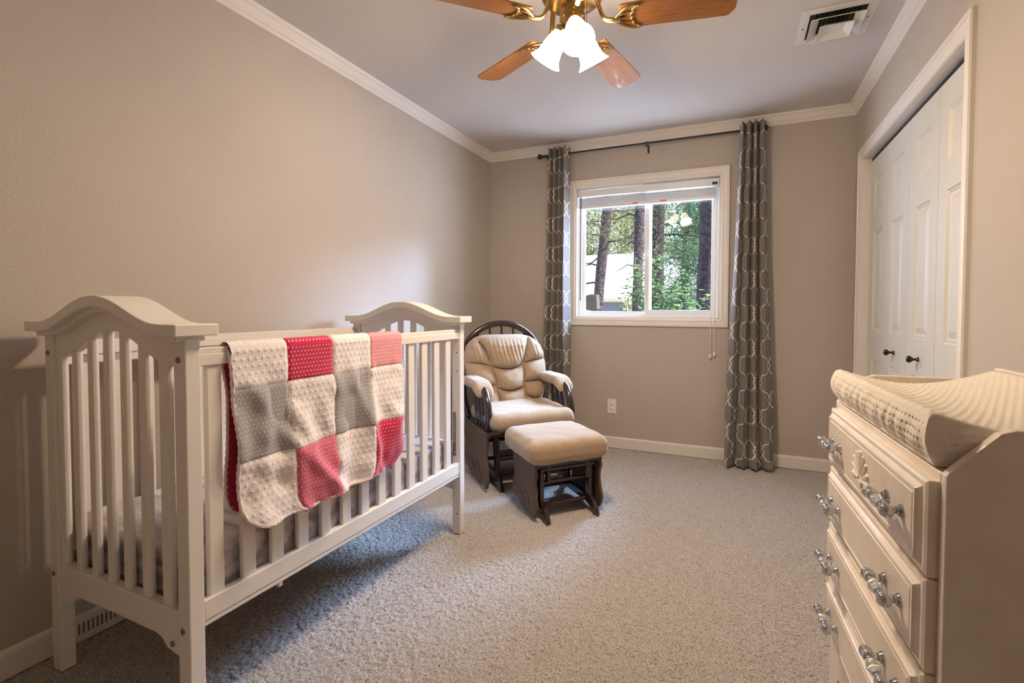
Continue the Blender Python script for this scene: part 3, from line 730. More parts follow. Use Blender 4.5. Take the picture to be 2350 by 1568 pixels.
# long sides
for side, u0 in (('front', .640), ('back', .004)):
    y0, y1 = (.04, CL - .028) if side == 'front' else (.036, CL - .04)
    zt = 1.003
    sg = 1 if side == 'front' else 0
    mb = MB(); mb.box(u0, u0 + .026, y0, y1, .958, .988); mb.box(u0, u0 + .021, y0, y1, .988, zt); cpart('top_rail', mb, bevel=.002)
    if side == 'back':
        mb = MB(); mb.box(u0, u0 + .02, y0, y1, .93, .96); cpart('top_rail', mb, bevel=.002)
    mb = MB(); mb.box(u0, u0 + .028, y0, y1, .300, .352); mb.box(u0, u0 + .026, y0, y1, .285, .298); cpart('bottom_rail', mb, bevel=.002)
    for k in range(13):
        yc = .0785 + k * .0911
        if side == 'back' and k == 0: yc -= .0
        mb = MB(); mb.box(u0 + .004, u0 + .02, yc - .0205, yc + .0205, .345, .965); cpart('slat', mb, bevel=.004)
    for yy in (.032, CL - .036):
        mb = MB(); mb.lathe([(0, 0), (.006, 0), (.006, .012), (0, .013)], 10, Matrix.Translation((u0 + .012, yy, .965)) @ Matrix.Rotation(-PI / 2 if yy < 1 else PI / 2, 4, 'X'))
        cpart('rail_pin', mb, M['black'], crib, 0)
mb = MB(); mb.box(.034, .636, .05, CL - .05, .306, .324)
cpart('mattress_support', mb, M['spring'])
mb = MB(); mb.box(.646, .66, .262, .275, .268, .286); cpart('rail_tab', mb, bevel=.001)

# mattress
mt = thing('crib_mattress', 'crib mattress in a grey and lavender striped fitted sheet', 'mattress', (-1.915, .763, 0), CTH)
def rounded_slab(x0, x1, y0, y1, z0, z1, r, seed, wr=.004, nx=70, ny=120):
    """closed cushion-like slab as one grid: superellipse cross rings"""
    x = np.linspace(-1, 1, nx)[:, None]; y = np.linspace(-1, 1, ny)[None]
    return x, y
def soft_box(name, x0, x1, y0, y1, z0, z1, rad, m, parent, crown=0., n=40, noise=.003, seed=1, expo=5.0, flat_bottom=False):
    """rounded box made from a cube-sphere style mapping"""
    mb = bmesh.new(); bmesh.ops.create_cube(mb, size=2.0)
    bmesh.ops.subdivide_edges(mb, edges=mb.edges[:], cuts=n, use_grid_fill=True)
    cx, cyy, cz = (x0 + x1) / 2, (y0 + y1) / 2, (z0 + z1) / 2; hx, hy, hz = (x1 - x0) / 2, (y1 - y0) / 2, (z1 - z0) / 2
    rx = np.random.default_rng(seed); ph = rx.uniform(0, 6.28, 12)
    for v in mb.verts:
        # denser sampling towards the edges
        p = [math.copysign(1 - (1 - abs(c)) ** 1.4, c) for c in v.co]
        q = [p[0] * hx, p[1] * hy, p[2] * hz]; h = (hx, hy, hz); rr = min(rad, hz * .98)
        inner = [max(-(h[i] - rr), min(h[i] - rr, q[i])) for i in range(3)]
        d = Vector([q[i] - inner[i] for i in range(3)])
        if d.length > 1e-9: d = d.normalized() * rr
        w = Vector(inner) + d
        cxx, cyy2 = w.x / hx, w.y / hy
        if w.z > 0: w.z += crown * (1 - cxx ** 2) * (1 - cyy2 ** 2)
        elif flat_bottom is False: w.z -= crown * .3 * (1 - cxx ** 2) * (1 - cyy2 ** 2)
        nz = math.sin(w.x * 31 + ph[0] + 2 * math.sin(w.y * 17 + ph[1])) * math.sin(w.y * 23 + ph[2]) + .5 * math.sin(w.x * 61 + w.z * 50 + ph[3]) * math.sin(w.y * 47 + ph[4])
        w += d.normalized() * noise * nz if d.length > 1e-9 else Vector((0, 0, math.copysign(noise * nz, w.z)))
        v.co = (w.x + cx, w.y + cyy, w.z + cz)
    me = bpy.data.meshes.new(name); mb.to_mesh(me); mb.free(); me.materials.append(m)
    me.polygons.foreach_set('use_smooth', np.ones(len(me.polygons), bool))
    o = bpy.data.objects.new(name, me); return link(o, parent)
soft_box('fitted_sheet', .036, .634, .038, CL - .042, .322, .468, .024, M['sheet'], mt, crown=.008, n=44, noise=.0022, seed=5)

# blanket over the front rail --------------------------------------------
def blanket():
    ns, nt = 240, 330
    w = .702; v0 = .113
    RT = 1.012                                     # cloth top over the rail
    front, over, back = .498, .034, .47
    tot = front + over + back
    s = np.linspace(0, w, ns)[:, None] * np.ones((1, nt)); t = np.linspace(0, tot, nt)[None] * np.ones((ns, 1))
    # rounded corners: squeeze the rows near both hems
    rc = .055
    def inset(d):
        d = np.clip(d, 0, rc); return rc - np.sqrt(np.maximum(rc * rc - (rc - d) ** 2, 0))
    ins = np.maximum(inset(t), inset(tot - t))
    sc = (w - 2 * ins) / w; S_ = (s - w / 2) * sc + w / 2
    U = np.zeros_like(s); Z = np.zeros_like(s); nrm = np.zeros(s.shape + (2,))
    uf, ub = .672, .632; um = (uf + ub) / 2; rr = (uf - ub) / 2
    down = np.clip(front - t, 0, None)
    a = np.clip((t - front) / over, 0, 1) * PI      # over the top as a half circle
    U = um + rr * np.cos(a); Z = (RT - rr) + rr * np.sin(a)
    Z -= down
    bk = np.clip(t - front - over, 0, None); Z -= bk
    # front drape: flares out slightly, deep soft folds toward the lower left corner
    fl = (down / front)
    n1 = smooth_noise((ns, nt), (7, 9), 31); n2 = smooth_noise((ns, nt), (16, 20), 32)
    folds = np.sin(S_ * 42 + 2.2 * np.sin(down * 9) + down * 14)
    n3 = smooth_noise((ns, nt), (11, 5), 37)
    bulge = .022 * fl + .022 * n1 * fl + .008 * n2 * np.clip(fl * 3, 0, 1) + .008 * folds * fl ** .8 + .005 * n3 * np.clip(fl * 4, 0, 1)
    diag = np.exp(-((S_ - .10 - .22 * fl) / .035) ** 2) * .020 * fl + np.exp(-((S_ - .02 - .35 * fl ** 1.5) / .03) ** 2) * .018 * fl + np.exp(-((S_ - .40 - .18 * fl) / .02) ** 2) * .010 * fl
    U = np.where(t < front, U + np.maximum(bulge + diag, .002), U)
    bfl = bk / back
    U = np.where(t > front + over, U - .004 - .012 * bfl - .008 * n1 * bfl, U)
    Vv = v0 + S_ + np.where(t < front, .024 * fl * (1 - S_ / w) - .028 * fl * S_ / w, .0) + np.where(t > front + over, .022 * np.clip(bfl * 4, 0, 1) * (1 - S_ / w), 0)
    # minky dots and patches
    col_w = w / 4
    ci = np.clip((s / col_w).astype(int), 0, 3)
    tq = front - t                                # distance below the fold, negative behind
    rowb = np.where(tq < .107, 0, np.where(tq < .312, 1, 2)); rowb = np.where(tq < -.10, 3, rowb)
    pat = [[0, 1, 0, 3], [4, 0, 4, 0], [0, 2, 0, 1], [4, 0, 4, 0]]
    patn = np.array(pat)[rowb, ci]
    dp = .0205
    rr_, cc_ = np.round(t / dp), None
    sx = s / dp + .5 * (rr_ % 2); dd = np.hypot((sx - np.round(sx)) * dp, t - rr_ * dp)
    dots = np.where(patn == 0, .0024 * np.clip(1 - (dd / .0052) ** 2, 0, 1), 0)
    # seams pull in between patches
    es = np.minimum(np.abs(s - np.round(s / col_w) * col_w), 9); es = np.where((np.round(s / col_w) % 4) == 0, 9, es)
    et = np.minimum(np.abs(tq - .107), np.abs(tq - .312))
    seam = -.004 * np.exp(-(es / .006) ** 2) - .004 * np.exp(-(et / .006) ** 2)
    puff = dots + seam + .003
    U = U + np.where(t < front, puff, np.where(t > front + over, -puff, puff * np.cos(a)))
    Z = Z + np.where((t >= front) & (t <= front + over), puff * np.sin(a), 0)
    out = np.stack([U, Vv, Z], -1)
    UV = np.stack([s, -t], -1)
    fm = patn[:-1, :-1]
    return out, UV, fm, (ns, nt)
bk_root = thing('patchwork_blanket', 'pink, grey and white patchwork baby blanket draped over the crib side rail', 'blanket', (-1.915, .763, 0), CTH)
BV, BUV, BFM, (bns, bnt) = blanket()
top = grid_obj('patchwork_top', BV, [M['minky'], M['hot'], M['mid'], M['pale'], M['grey']], bk_root, BUV, BFM)
# plush lining: the same drape offset inward
dU = np.gradient(BV, axis=0); dT = np.gradient(BV, axis=1); nn = np.cross(dU, dT); nn /= np.linalg.norm(nn, axis=-1, keepdims=True) + 1e-9
sgn_ = np.sign(nn[bns // 2, 40, 0]); nn *= sgn_
LV = BV - nn * .010
hm = np.zeros(LV.shape[:2], bool)
grid_obj('plush_lining', LV[::3, ::3], M['pink_back'], bk_root)
loop = [BV[i, 0] for i in range(0, bns, 2)] + [BV[-1, j] for j in range(0, bnt, 2)] + [BV[i, -1] for i in range(bns - 1, -1, -2)] + [BV[0, j] for j in range(bnt - 1, -1, -2)]
ln = [nn[i, 0] for i in range(0, bns, 2)] + [nn[-1, j] for j in range(0, bnt, 2)] + [nn[i, -1] for i in range(bns - 1, -1, -2)] + [nn[0, j] for j in range(bnt - 1, -1, -2)]
pts = [Vector(p) - Vector(n) * .005 for p, n in zip(loop, ln)]
clean = [pts[0]]
for p in pts[1:]:
    if (p - clean[-1]).length > .004: clean.append(p)
cl_n = len(clean)
clean = [sum((clean[(i + d) % cl_n] for d in range(-4, 5)), Vector()) / 9 for i in range(cl_n)]
mb = MB(); mb.tube(clean + [clean[0]], [.0050 + .0010 * math.sin(i * 1.9) for i in range(len(clean) + 1)], 8, caps=False)
obj('piped_edge', mb, M['rim'], bk_root)

# ------------------------------------------------------------------ glider chair and ottoman
PSI = math.radians(46.5)
ch = thing('glider_chair', 'dark wood glider rocking chair with tan tweed cushions in the corner', 'chair', (-1.134, 2.746, 0), PSI)
def hp(name, mb, m=M['darkwood'], parent=ch, bevel=0, **k): return obj(name, mb, m, parent, bevel=bevel, **k)
soft_box('seat_cushion', -.285, .285, -.005, .50, .352, .462, .052, M['tan'], ch, crown=.022, n=34, noise=.003, seed=8)
# back cushion: tufted pads
def back_cushion():
    nu, nv = 230, 260
    u = np.linspace(-1, 1, nu)[:, None] * np.ones((1, nv)); v = np.linspace(0, 1, nv)[None] * np.ones((nu, 1))
    # half width by height (rounded top, narrower foot)
    hw = np.interp(v[0], [0, .12, .35, .6, .75, .85, .92, .97, 1.0], [.205, .238, .288, .304, .302, .284, .250, .205, .14])[None]
    zz = .40 + .515 * v + .0 * u
    top_round = np.clip((v - .9) / .1, 0, 1)
    X = u * hw
    # crease lines in (x, v)
    def band(x, y, pts, sg):
        """distance to a polyline given as (x,v)"""
        best = np.full(x.shape, 9.)
        for (ax, ay), (bx, by) in zip(pts[:-1], pts[1:]):
            dx, dy = bx - ax, (by - ay) * .515; px, py = x - ax, (y - ay) * .515
            t = np.clip((px * dx + py * dy) / (dx * dx + dy * dy), 0, 1)
            best = np.minimum(best, np.hypot(px - t * dx, py - t * dy))
        return best
    cs = [[(-.19, .90), (-.155, .78), (-.125, .58), (-.105, .42), (-.10, .27), (-.085, .02)], [(.185, .93), (.15, .78), (.12, .60), (.11, .42), (.105, .25), (.115, .02)],
          [(-.125, .58), (-.06, .545), (.0, .535), (.06, .55), (.12, .60)], [(-.105, .30), (-.04, .262), (.02, .255), (.105, .29)], [(-.09, .08), (0, .06), (.11, .08)],
          [(-.31, .64), (-.2, .62), (-.125, .58)], [(-.30, .345), (-.2, .335), (-.105, .33)], [(.12, .60), (.2, .64), (.31, .655)], [(.11, .355), (.2, .365), (.30, .36)], [(.11, .18), (.17, .13), (.26, .15)]]
    d = np.ones(u.shape); dm = np.full(u.shape, 9.)
    for c in cs: dm = np.minimum(dm, band(X, v, c, 1))
    for c in cs: d = d * (1 - np.exp(-(band(X, v, c, 1) / .024) ** .95))
    edge = (1 - np.abs(u) ** 3.5) * np.clip(v * 9, 0, 1) ** .5 * np.clip((1 - v) * 7, 0, 1) ** .5
    puff = (.105 * np.clip(edge, 0, 1) ** .6) * (.24 + .76 * d) - .011 * np.exp(-(dm / .0055) ** 2) * edge
    # gathers on the headrest and small wrinkles at the tufts
    gath = .003 * np.sin(X * 210 + 3 * np.sin(v * 9)) * np.clip((v - .6) / .1, 0, 1) * np.clip((1 - v) * 6, 0, 1)
    wr = .003 * smooth_noise((nu, nv), (16, 18), 51)
    lean = .40 + .21 * v                         # recline towards the back
    Yf = lean - puff - gath * edge - wr * edge; Yb = lean + .028 * np.clip(edge, 0, 1)
    Vf = np.stack([X, Yf, zz], -1); Vb = np.stack([X, Yb, zz], -1)
    return Vf, Vb
Vf, Vb = back_cushion()
nu, nv = Vf.shape[:2]
ring = np.concatenate([Vf, Vb[::-1]], 0)
grid_obj('back_cushion', ring, M['tan'], ch, closed_u=True)
# ties of the cushion at the hoop
for sg in (-1, 1):
    mb = MB(); mb.tube([(sg * .20, .60, .885), (sg * .235, .625, .892), (sg * .25, .645, .880), (sg * .235, .64, .865)], .006, 6); obj('cushion_tie', mb, M['tan'], ch)
# bentwood hoop and spindles
hoop = []
for i in range(41):
    a = -PI * .10 + PI * 1.2 * i / 40
    hoop.append((.312 * math.cos(a), .63 - .02 * (1 - math.sin(max(0, min(PI, a)))), .70 + .295 * math.sin(a)))
hoop = [(.285, .50, .36), (.305, .55, .48)] + hoop + [(-.305, .55, .48), (-.285, .50, .36)]
hp('back_hoop', MB().tube(hoop, .019, 12, flat=(1.15, .8)))
for x in (-.18, -.09, 0, .09, .18):
    zt = .70 + .295 * math.sqrt(max(0, 1 - (x / .312) ** 2))
    hp('spindle', MB().tube([(x * .8, .50, .36), (x, .612, .7), (x, .628, zt)], .008, 8))
hp('seat_frame', MB().box(-.27, .27, .02, .52, .325, .358), bevel=.006)
for sg in (-1, 1):
    x = sg * .283
    # arm: bent front post, arm rail, spindles, padded top
    hp('arm_rail', MB().tube([(x, .115, .335), (x, .075, .38), (x, .072, .44), (x, .095, .51), (x, .135, .575), (x, .20, .606), (x, .35, .60), (x, .56, .575)], [.022, .024, .025, .025, .025, .024, .021, .018], 14, flat=(1.0, .95)))
    for yy in (.21, .28, .35):
        hp('arm_spindle', MB().tube([(x, yy - .05, .34), (x, yy - .01, .48), (x, yy + .02, .60)], [.010, .014, .009], 8))
    pad = soft_box('arm_pad', x - .062, x + .062, .14, .50, .585, .648, .031, M['tan'], ch, crown=.004, n=16, noise=.0015, seed=12)
    for v in pad.data.vertices:
        f = max(0, min(1, (.24 - v.co.y) / .10)); v.co.z -= .055 * f * f; 
    # swinging side panel and fixed foot
    pn = [(.015, .335), (.49, .335), (.485, .25), (.475, .19), (.50, .12), (.49, .07), (.44, .045), (.37, .03), (.30, .036), (.22, .02), (.10, .028), (.035, .016), (.01, .05), (.0, .10), (.02, .17), (.03, .22), (.012, .28)]
    pn = [pn[0]] + [tuple(q) for q in curvy(pn[1:])]
    po = hp('side_panel', MB().prism(pn, lambda u, v, w: (w, u, v), x + sg * .018, x + sg * .034), M['panelwood'], bevel=.004); po['label'] = 'brown side panel'
    ct = MB()
    for ox in (0, .0):
        ct.tube(curvy([(x + sg * .0345, .40, .13), (x + sg * .0345, .35, .105), (x + sg * .0345, .31, .115), (x + sg * .0345, .275, .095), (x + sg * .0345, .25, .075)]), .0022, 6)
        ct.tube(curvy([(x + sg * .0345, .24, .11), (x + sg * .0345, .20, .135), (x + sg * .0345, .16, .115), (x + sg * .0345, .13, .075), (x + sg * .0345, .09, .06)]), .0022, 6)
    hp('scroll_carving', ct, M['darkwood'], po)
    rt = [(-.02, .365), (.49, .365), (.49, .335), (-.02, .335)]
    hp('base_top', MB().prism(rt, lambda u, v, w: (w, u, v), x - sg * .045, x + sg * .038), bevel=.01)
    ft = [(-.015, .0), (-.005, .03), (.03, .075), (.07, .10), (.07, .30), (.11, .30), (.11, .10), (.40, .10), (.40, .30), (.44, .30), (.44, .10), (.48, .075), (.515, .03), (.525, .0), (.48, .0), (.45, .03), (.42, .045), (.10, .045), (.06, .03), (.03, .0)]
    hp('foot', MB().prism(ft, lambda u, v, w: (w, u, v), x - sg * .07, x - sg * .045), bevel=.005)
    hp('glide_arm', MB().box(x - sg * .045 - .012, x - sg * .045 + .012, .06, .09, .20, .34), bevel=.004)
for yy, z in ((.09, .075), (.09, .17), (.09, .21), (.42, .075), (.42, .2)):
    hp('stretcher', MB().tube([(-.24, yy, z), (.24, yy, z)], .012, 8, flat=(1.1, .8)))

ot = thing('glider_ottoman', 'dark wood gliding footstool with tan tweed cushion in front of the chair', 'ottoman', (-.936, 2.541, 0), PSI)
soft_box('cushion', -.235, .235, -.215, .215, .292, .418, .05, M['tan'], ot, crown=.016, n=34, noise=.0022, seed=3)
op = lambda name, mb, m=M['darkwood'], parent=ot, bevel=0: obj(name, mb, m, parent, bevel=bevel)
op('top_board', MB().box(-.20, .20, -.18, .18, .278, .298), bevel=.004)
for sg in (-1, 1):
    x = sg * .185
    pn = [(-.175, .285), (.13, .285), (.125, .22), (.115, .17), (.145, .11), (.14, .065), (.10, .045), (.06, .05), (.0, .022), (-.08, .032), (-.13, .014), (-.165, .016), (-.19, .05), (-.195, .09), (-.175, .15), (-.168, .2), (-.185, .25)]
    pn = [pn[0]] + [tuple(q) for q in curvy(pn[1:])]
    po = op('side_panel', MB().prism(pn, lambda u, v, w: (w, u, v), x, x + sg * .016), M['panelwood'], bevel=.004); po['label'] = 'brown side panel'
    ct = MB(); ct.tube(curvy([(x + sg * .0165, .09, .12), (x + sg * .0165, .05, .105), (x + sg * .0165, .01, .11), (x + sg * .0165, -.01, .09), (x + sg * .0165, -.03, .07)]), .002, 6)
    ct.tube(curvy([(x + sg * .0165, -.03, .10), (x + sg * .0165, -.06, .125), (x + sg * .0165, -.09, .10), (x + sg * .0165, -.105, .06)]), .002, 6); op('scroll_carving', ct, M['darkwood'], po)
    ft = [(-.235, .0), (-.225, .03), (-.19, .07), (-.15, .09), (-.15, .25), (-.115, .25), (-.115, .085), (.10, .085), (.10, .25), (.135, .25), (.135, .09), (.175, .06), (.205, .025), (.21, .0), (.17, .0), (.14, .028), (.11, .04), (-.12, .04), (-.16, .025), (-.195, .0)]
    op('foot', MB().prism(ft, lambda u, v, w: (w, u, v), x - sg * .052, x - sg * .028), bevel=.005)
    op('glide_arm', MB().box(x - sg * .07 - .01, x - sg * .07 + .01, -.17, -.14, .19, .285), bevel=.004)
    op('glide_arm', MB().box(x - sg * .016 - .008, x - sg * .016 + .008, -.13, -.09, .05, .27), bevel=.004)
for yy, z in ((-.13, .066), (-.12, .18), (-.16, .262), (.115, .066), (.115, .15)):
    op('stretcher', MB().tube([(-.16, yy, z), (.16, yy, z)], .010, 8, flat=(1.1, .8)))

# ------------------------------------------------------------------ dresser with changing top
DR = thing('dresser', 'cream four drawer dresser with crystal pulls and a raised tray top', 'dresser', (.304, .940, 0), .063)
DW, DD, DT = .655, .37, .846
dp_ = lambda name, mb, m=M['dresser'], parent=DR, bevel=.003: obj(name, mb, m, parent, bevel=bevel)
# side panels reach above the top as the tray's ends with a sloped front corner
prof = [(0, .02), (DD, .02), (DD, .925), (.085, .925), (.066, .918), (.004, .852), (0, .845)]
for y in (0, DW - .018):
    dp_('side_panel', MB().prism(prof, lambda u, v, w: (u, w, v), y, y + .018))
dp_('top_board', MB().box(.0, DD, .018, DW - .018, .826, .846))
dp_('back_board', MB().box(DD - .018, DD, -.0, DW, .02, .955))
mb = MB(); mb.box(.006, .022, .018, DW - .018, .206, .826); dp_('front_frame', mb)
lo = [(0, .0), (.05, .0), (.07, .03), (.075, .07), (.09, .10), (.15, .115), (.33, .12), (DW - .15, .115), (DW - .09, .10), (DW - .075, .07), (DW - .07, .03), (DW - .05, .0), (DW, .0)]
dp_('apron', MB().strip(lo, [(u, .206) for u, _ in lo], lambda u, v, w: (w, u, v), -.004, .02))
def pull_mesh():
    mb = MB()
    for sy_ in (-.036, .036):   # flared posts standing out from the drawer
        mb.lathe([(0, 0), (.0125, 0), (.0115, .003), (.0065, .009), (.0065, .016), (.0095, .021), (.0115, .027), (.0085, .034), (0, .036)], 16, Matrix.Translation((0, sy_, 0)) @ Matrix.Rotation(-PI / 2, 4, 'Y'))
    prof = [(0, -.054), (.010, -.052), (.0125, -.045), (.0095, -.036), (.0065, -.026), (.0095, -.012), (.0125, 0), (.0095, .012), (.0065, .026), (.0095, .036), (.0125, .045), (.010, .052), (0, .054)]
    mb.lathe(prof, 14, Matrix.Translation((-.026, 0, 0)) @ Matrix.Rotation(PI / 2, 4, 'X'))
    return mb
PULL = None
rows = [(.672, .830), (.514, .667), (.362, .510), (.210, .358)]
for ri, (z0, z1) in enumerate(rows):
    y0, y1 = .022, DW - .022; xf = -.016
    mb = MB(); mb.box(-.002, .006, y0, y1, z0, z1)
    prev = None
    for ins, x in ((0, -.002), (0, -.014), (.005, -.017), (.012, -.017), (.018, -.022), (.020, -.026), (.026, -.026), (.028, -.0235), (.031, -.026)):
        R4 = [(x, y0 + ins, z0 + ins), (x, y1 - ins, z0 + ins), (x, y1 - ins, z1 - ins), (x, y0 + ins, z1 - ins)]
        if prev: mb.add(prev + R4, [(k, (k + 1) % 4, 4 + (k + 1) % 4, 4 + k) for k in range(4)])
        prev = R4
    mb.add(prev, [(0, 1, 2, 3)])
    dr = dp_('drawer', mb, bevel=.0008)
    zc = (z0 + z1) / 2
    for yy in (.128, DW - .128):
        if PULL is None:
            PULL = obj('drawer_pull', pull_mesh(), M['crystal'], dr); pu = PULL
        else:
            pu = PULL.copy(); COL.objects.link(pu); pu.parent = dr
        pu.location = (-.026, yy, zc); pu['label'] = 'clear crystal drawer pull'
    if ri == 0:
        mb = MB(); cyc, czc = DW / 2, zc - .022
        for k in range(9):
            a = math.radians(90 + (k - 4) * 23); rl = .064 - .0022 * abs(k - 4)
            d = Vector((0, math.cos(a), math.sin(a))); n_ = Vector((0, -math.sin(a), math.cos(a)))
            vs = []; K = 10
            for i in range(K + 1):
                f = i / K; r_ = .012 + (rl - .012) * f; w_ = .0015 + .0095 * f ** .9
                w_ *= math.sqrt(max(0, 1 - max(0, (f - .82) / .19) ** 2))
                hh = .0028 + .002 * f
                c = Vector((-.0262, cyc, czc)) + d * r_
                for q in range(7):
                    g_ = q / 3 - 1; vs.append(c + n_ * (w_ * g_) + Vector((-hh * (1 - g_ * g_), 0, 0)))
            fs = [(7 * i + q, 7 * i + q + 1, 7 * i + q + 8, 7 * i + q + 7) for i in range(K) for q in range(6)]
            fs.append(tuple(7 * K + q for q in range(7))); mb.add(vs, fs, 0, True)
        mb.box(-.030, -.0262, cyc - .014, cyc + .014, czc - .014, czc - .004)
        mb.box(-.029, -.0262, cyc - .022, cyc + .022, czc - .023, czc - .016)
        obj('shell_carving', mb, M['dresser'], dr)

# changing pad
cpad = thing('changing_pad', 'cream dotted plush changing pad lying on the dresser top', 'changing pad', (.304, .940, .846), .063)
def pad():
    nx, ny = 210, 330
    x0, x1, y0, y1 = -.014, DD - .028, .029, DW - .029
    n = 0
    # ring profile: bottom centre -> front edge -> top -> back edge -> bottom centre, swept along y with closed ends
    s = np.linspace(0, 1, nx)
    def zprof(u):  # u 0..1 across
        return .058 + .040 * np.clip(np.abs(u - .5) / .5, 0, 1) ** 1.8 + .012 * u
    us_ = np.linspace(0, 1, nx); X = np.zeros((nx, ny)); Z = np.zeros((nx, ny))
    v = np.linspace(0, 1, ny)
    top = np.zeros((nx, ny, 3)); bot = np.zeros((nx, ny, 3))
    uu = us_[:, None]; vv = v[None]
    # rounded rim
    eu = np.minimum(uu, 1 - uu) * (x1 - x0); ev = np.minimum(vv, 1 - vv) * (y1 - y0)
    rnd = lambda e, r: np.sqrt(np.clip(1 - (1 - np.clip(e / r, 0, 1)) ** 2, 0, 1))
    h = zprof(uu) + .0 * vv
    k = rnd(eu, .016) * rnd(ev, .012)
    zt = .004 + (h - .004) * (.84 + .16 * k)
    ys = y0 + (y1 - y0) * vv + 0 * uu; xs = x0 + (x1 - x0) * uu + 0 * vv
    # minky dots
    dpp = .0145
    r_ = np.round(ys / dpp); sx = xs / dpp + .5 * (r_ % 2); dd = np.hypot((sx - np.round(sx)) * dpp, ys - r_ * dpp)
    dot = .0020 * np.clip(1 - (dd / .0050) ** 2, 0, 1)
    zt = zt + dot * np.clip(eu / .004, 0, 1) * np.clip(ev / .004, 0, 1)
    return xs, ys, zt, (x0, x1, y0, y1), zprof
xs, ys, zt, (px0, px1, py0, py1), zprof = pad()
topV = np.stack([xs, ys, zt], -1)
grid_obj('pad_top', topV, M['padm'], cpad)
# side wall of the cover: dotted, with pull wrinkles, tucked in at the bottom
nxp, nyp = xs.shape
bi = [(i, 0) for i in range(nxp)] + [(nxp - 1, j) for j in range(1, nyp)] + [(i, nyp - 1) for i in range(nxp - 2, -1, -1)] + [(0, j) for j in range(nyp - 2, 0, -1)]
base = np.array([topV[i, j] for i, j in bi]); nb = len(base); nh = 64
cen = np.array([(px0 + px1) / 2, (py0 + py1) / 2])
arc = np.concatenate([[0], np.cumsum(np.linalg.norm(np.diff(base[:, :2], axis=0), axis=1))])
on = np.stack([(base[:, 0] - cen[0]) / ((px1 - px0) / 2), (base[:, 1] - cen[1]) / ((py1 - py0) / 2)], -1)
f = np.linspace(0, 1, nh)[None, :]
front = (on[:, :1] < -.995).astype(float)
# cover pulled round the foam: swells a little below the rim, tucks under, with slanting pull folds along the front
outw = .007 * np.sin(PI * np.clip(f * 1.15, 0, 1)) - .013 * f ** 3
fold = np.sin(arc[:, None] * 118 + 5 * f + 1.6 * np.sin(arc[:, None] * 29)) + .6 * np.sin(arc[:, None] * 61 - 4 * f)
cor = np.min(np.abs((base[:, None, :2] - np.array([[px0, py0], [px1, py0], [px1, py1], [px0, py1]])[None])).sum(-1), 1)[:, None]
fade = np.clip(cor / .03 - .15, 0, 1)
outw = outw + .0022 * fold * np.sin(PI * f) * (.25 + .75 * front) * fade
zz = base[:, 2:3] * (1 - f) + .004 * f
aa = np.round(zz / .0145); sx = arc[:, None] / .0145 + .5 * (aa % 2); dd = np.hypot((sx - np.round(sx)) * .0145, zz - aa * .0145)
outw = outw - .0028 * np.clip(1 - (dd / .0042) ** 2, 0, 1) * np.clip(f * 8, 0, 1) * np.clip((1 - f) * 8, 0, 1) * fade
SV = np.stack([base[:, 0:1] + on[:, 0:1] * outw, base[:, 1:2] + on[:, 1:2] * outw, zz], -1)
# keep inside the tray ends and off the back board
SV[..., 1] = np.clip(SV[..., 1], .0195, DW - .0195); SV[..., 0] = np.minimum(SV[..., 0], DD - .0195)
cenr = np.broadcast_to(np.array([cen[0], cen[1], .004]), (nb, 1, 3))
SV = np.concatenate([SV, SV[:, -1:] * .5 + cenr * .5, cenr * .98 + SV[:, -1:] * .02], 1)
grid_obj('pad_side', SV, M['padm'], cpad, closed_u=True)

# ------------------------------------------------------------------ outside
GZ = -.7
gm = MB(); gm.box(-40, 40, YB + T + .02, 60, GZ - .3, GZ); struct(obj('ground', gm, M['earth']))  # unseen ground, made pale to bounce sunlight through the window onto the ceiling
def trunk_mesh(base, top, r0, r1, seed, n=14, k=26):
    r = np.random.default_rng(seed); pts = []; rad = []
    b, t = Vector(base), Vector(top)
    for i in range(k):
        f = i / (k - 1); pts.append(b.lerp(t, f) + Vector((.04 * math.sin(f * 5 + seed), .03 * math.sin(f * 7 + seed), 0)))
        rad.append((r0 + (r1 - r0) * f) * (1 + .06 * r.uniform(-1, 1)) * (1 + .5 * max(0, .06 - f) / .06))
    return MB().tube(pts, rad, n)
def needles(pts, dirs, r, count, ln, wd, seed):
    """tufts of thin blades about the given points"""
    g = np.random.default_rng(seed); P = np.array(pts); k = g.integers(0, len(P), count)
    c = P[k] + g.normal(0, r, (count, 3)); d = g.normal(0, 1, (count, 3)); d[:, 2] -= .5; d /= np.linalg.norm(d, axis=1, keepdims=True)
    s_ = np.cross(d, g.normal(0, 1, (count, 3))); s_ /= np.linalg.norm(s_, axis=1, keepdims=True)
    lnv = ln * g.uniform(.5, 1.3, (count, 1)); w = wd * g.uniform(.6, 1.3, (count, 1))
    V = np.stack([c - s_ * w, c + d * lnv * .5 - s_ * w, c + d * lnv, c + d * lnv * .5 + s_ * w], 1).reshape(-1, 3)
    mb = MB(); mb.v = [tuple(v) for v in V]; mb.f = [(4 * i, 4 * i + 1, 4 * i + 2, 4 * i + 3) for i in range(count)]; mb.m = [0] * count; mb.sm = [False] * count
    return mb
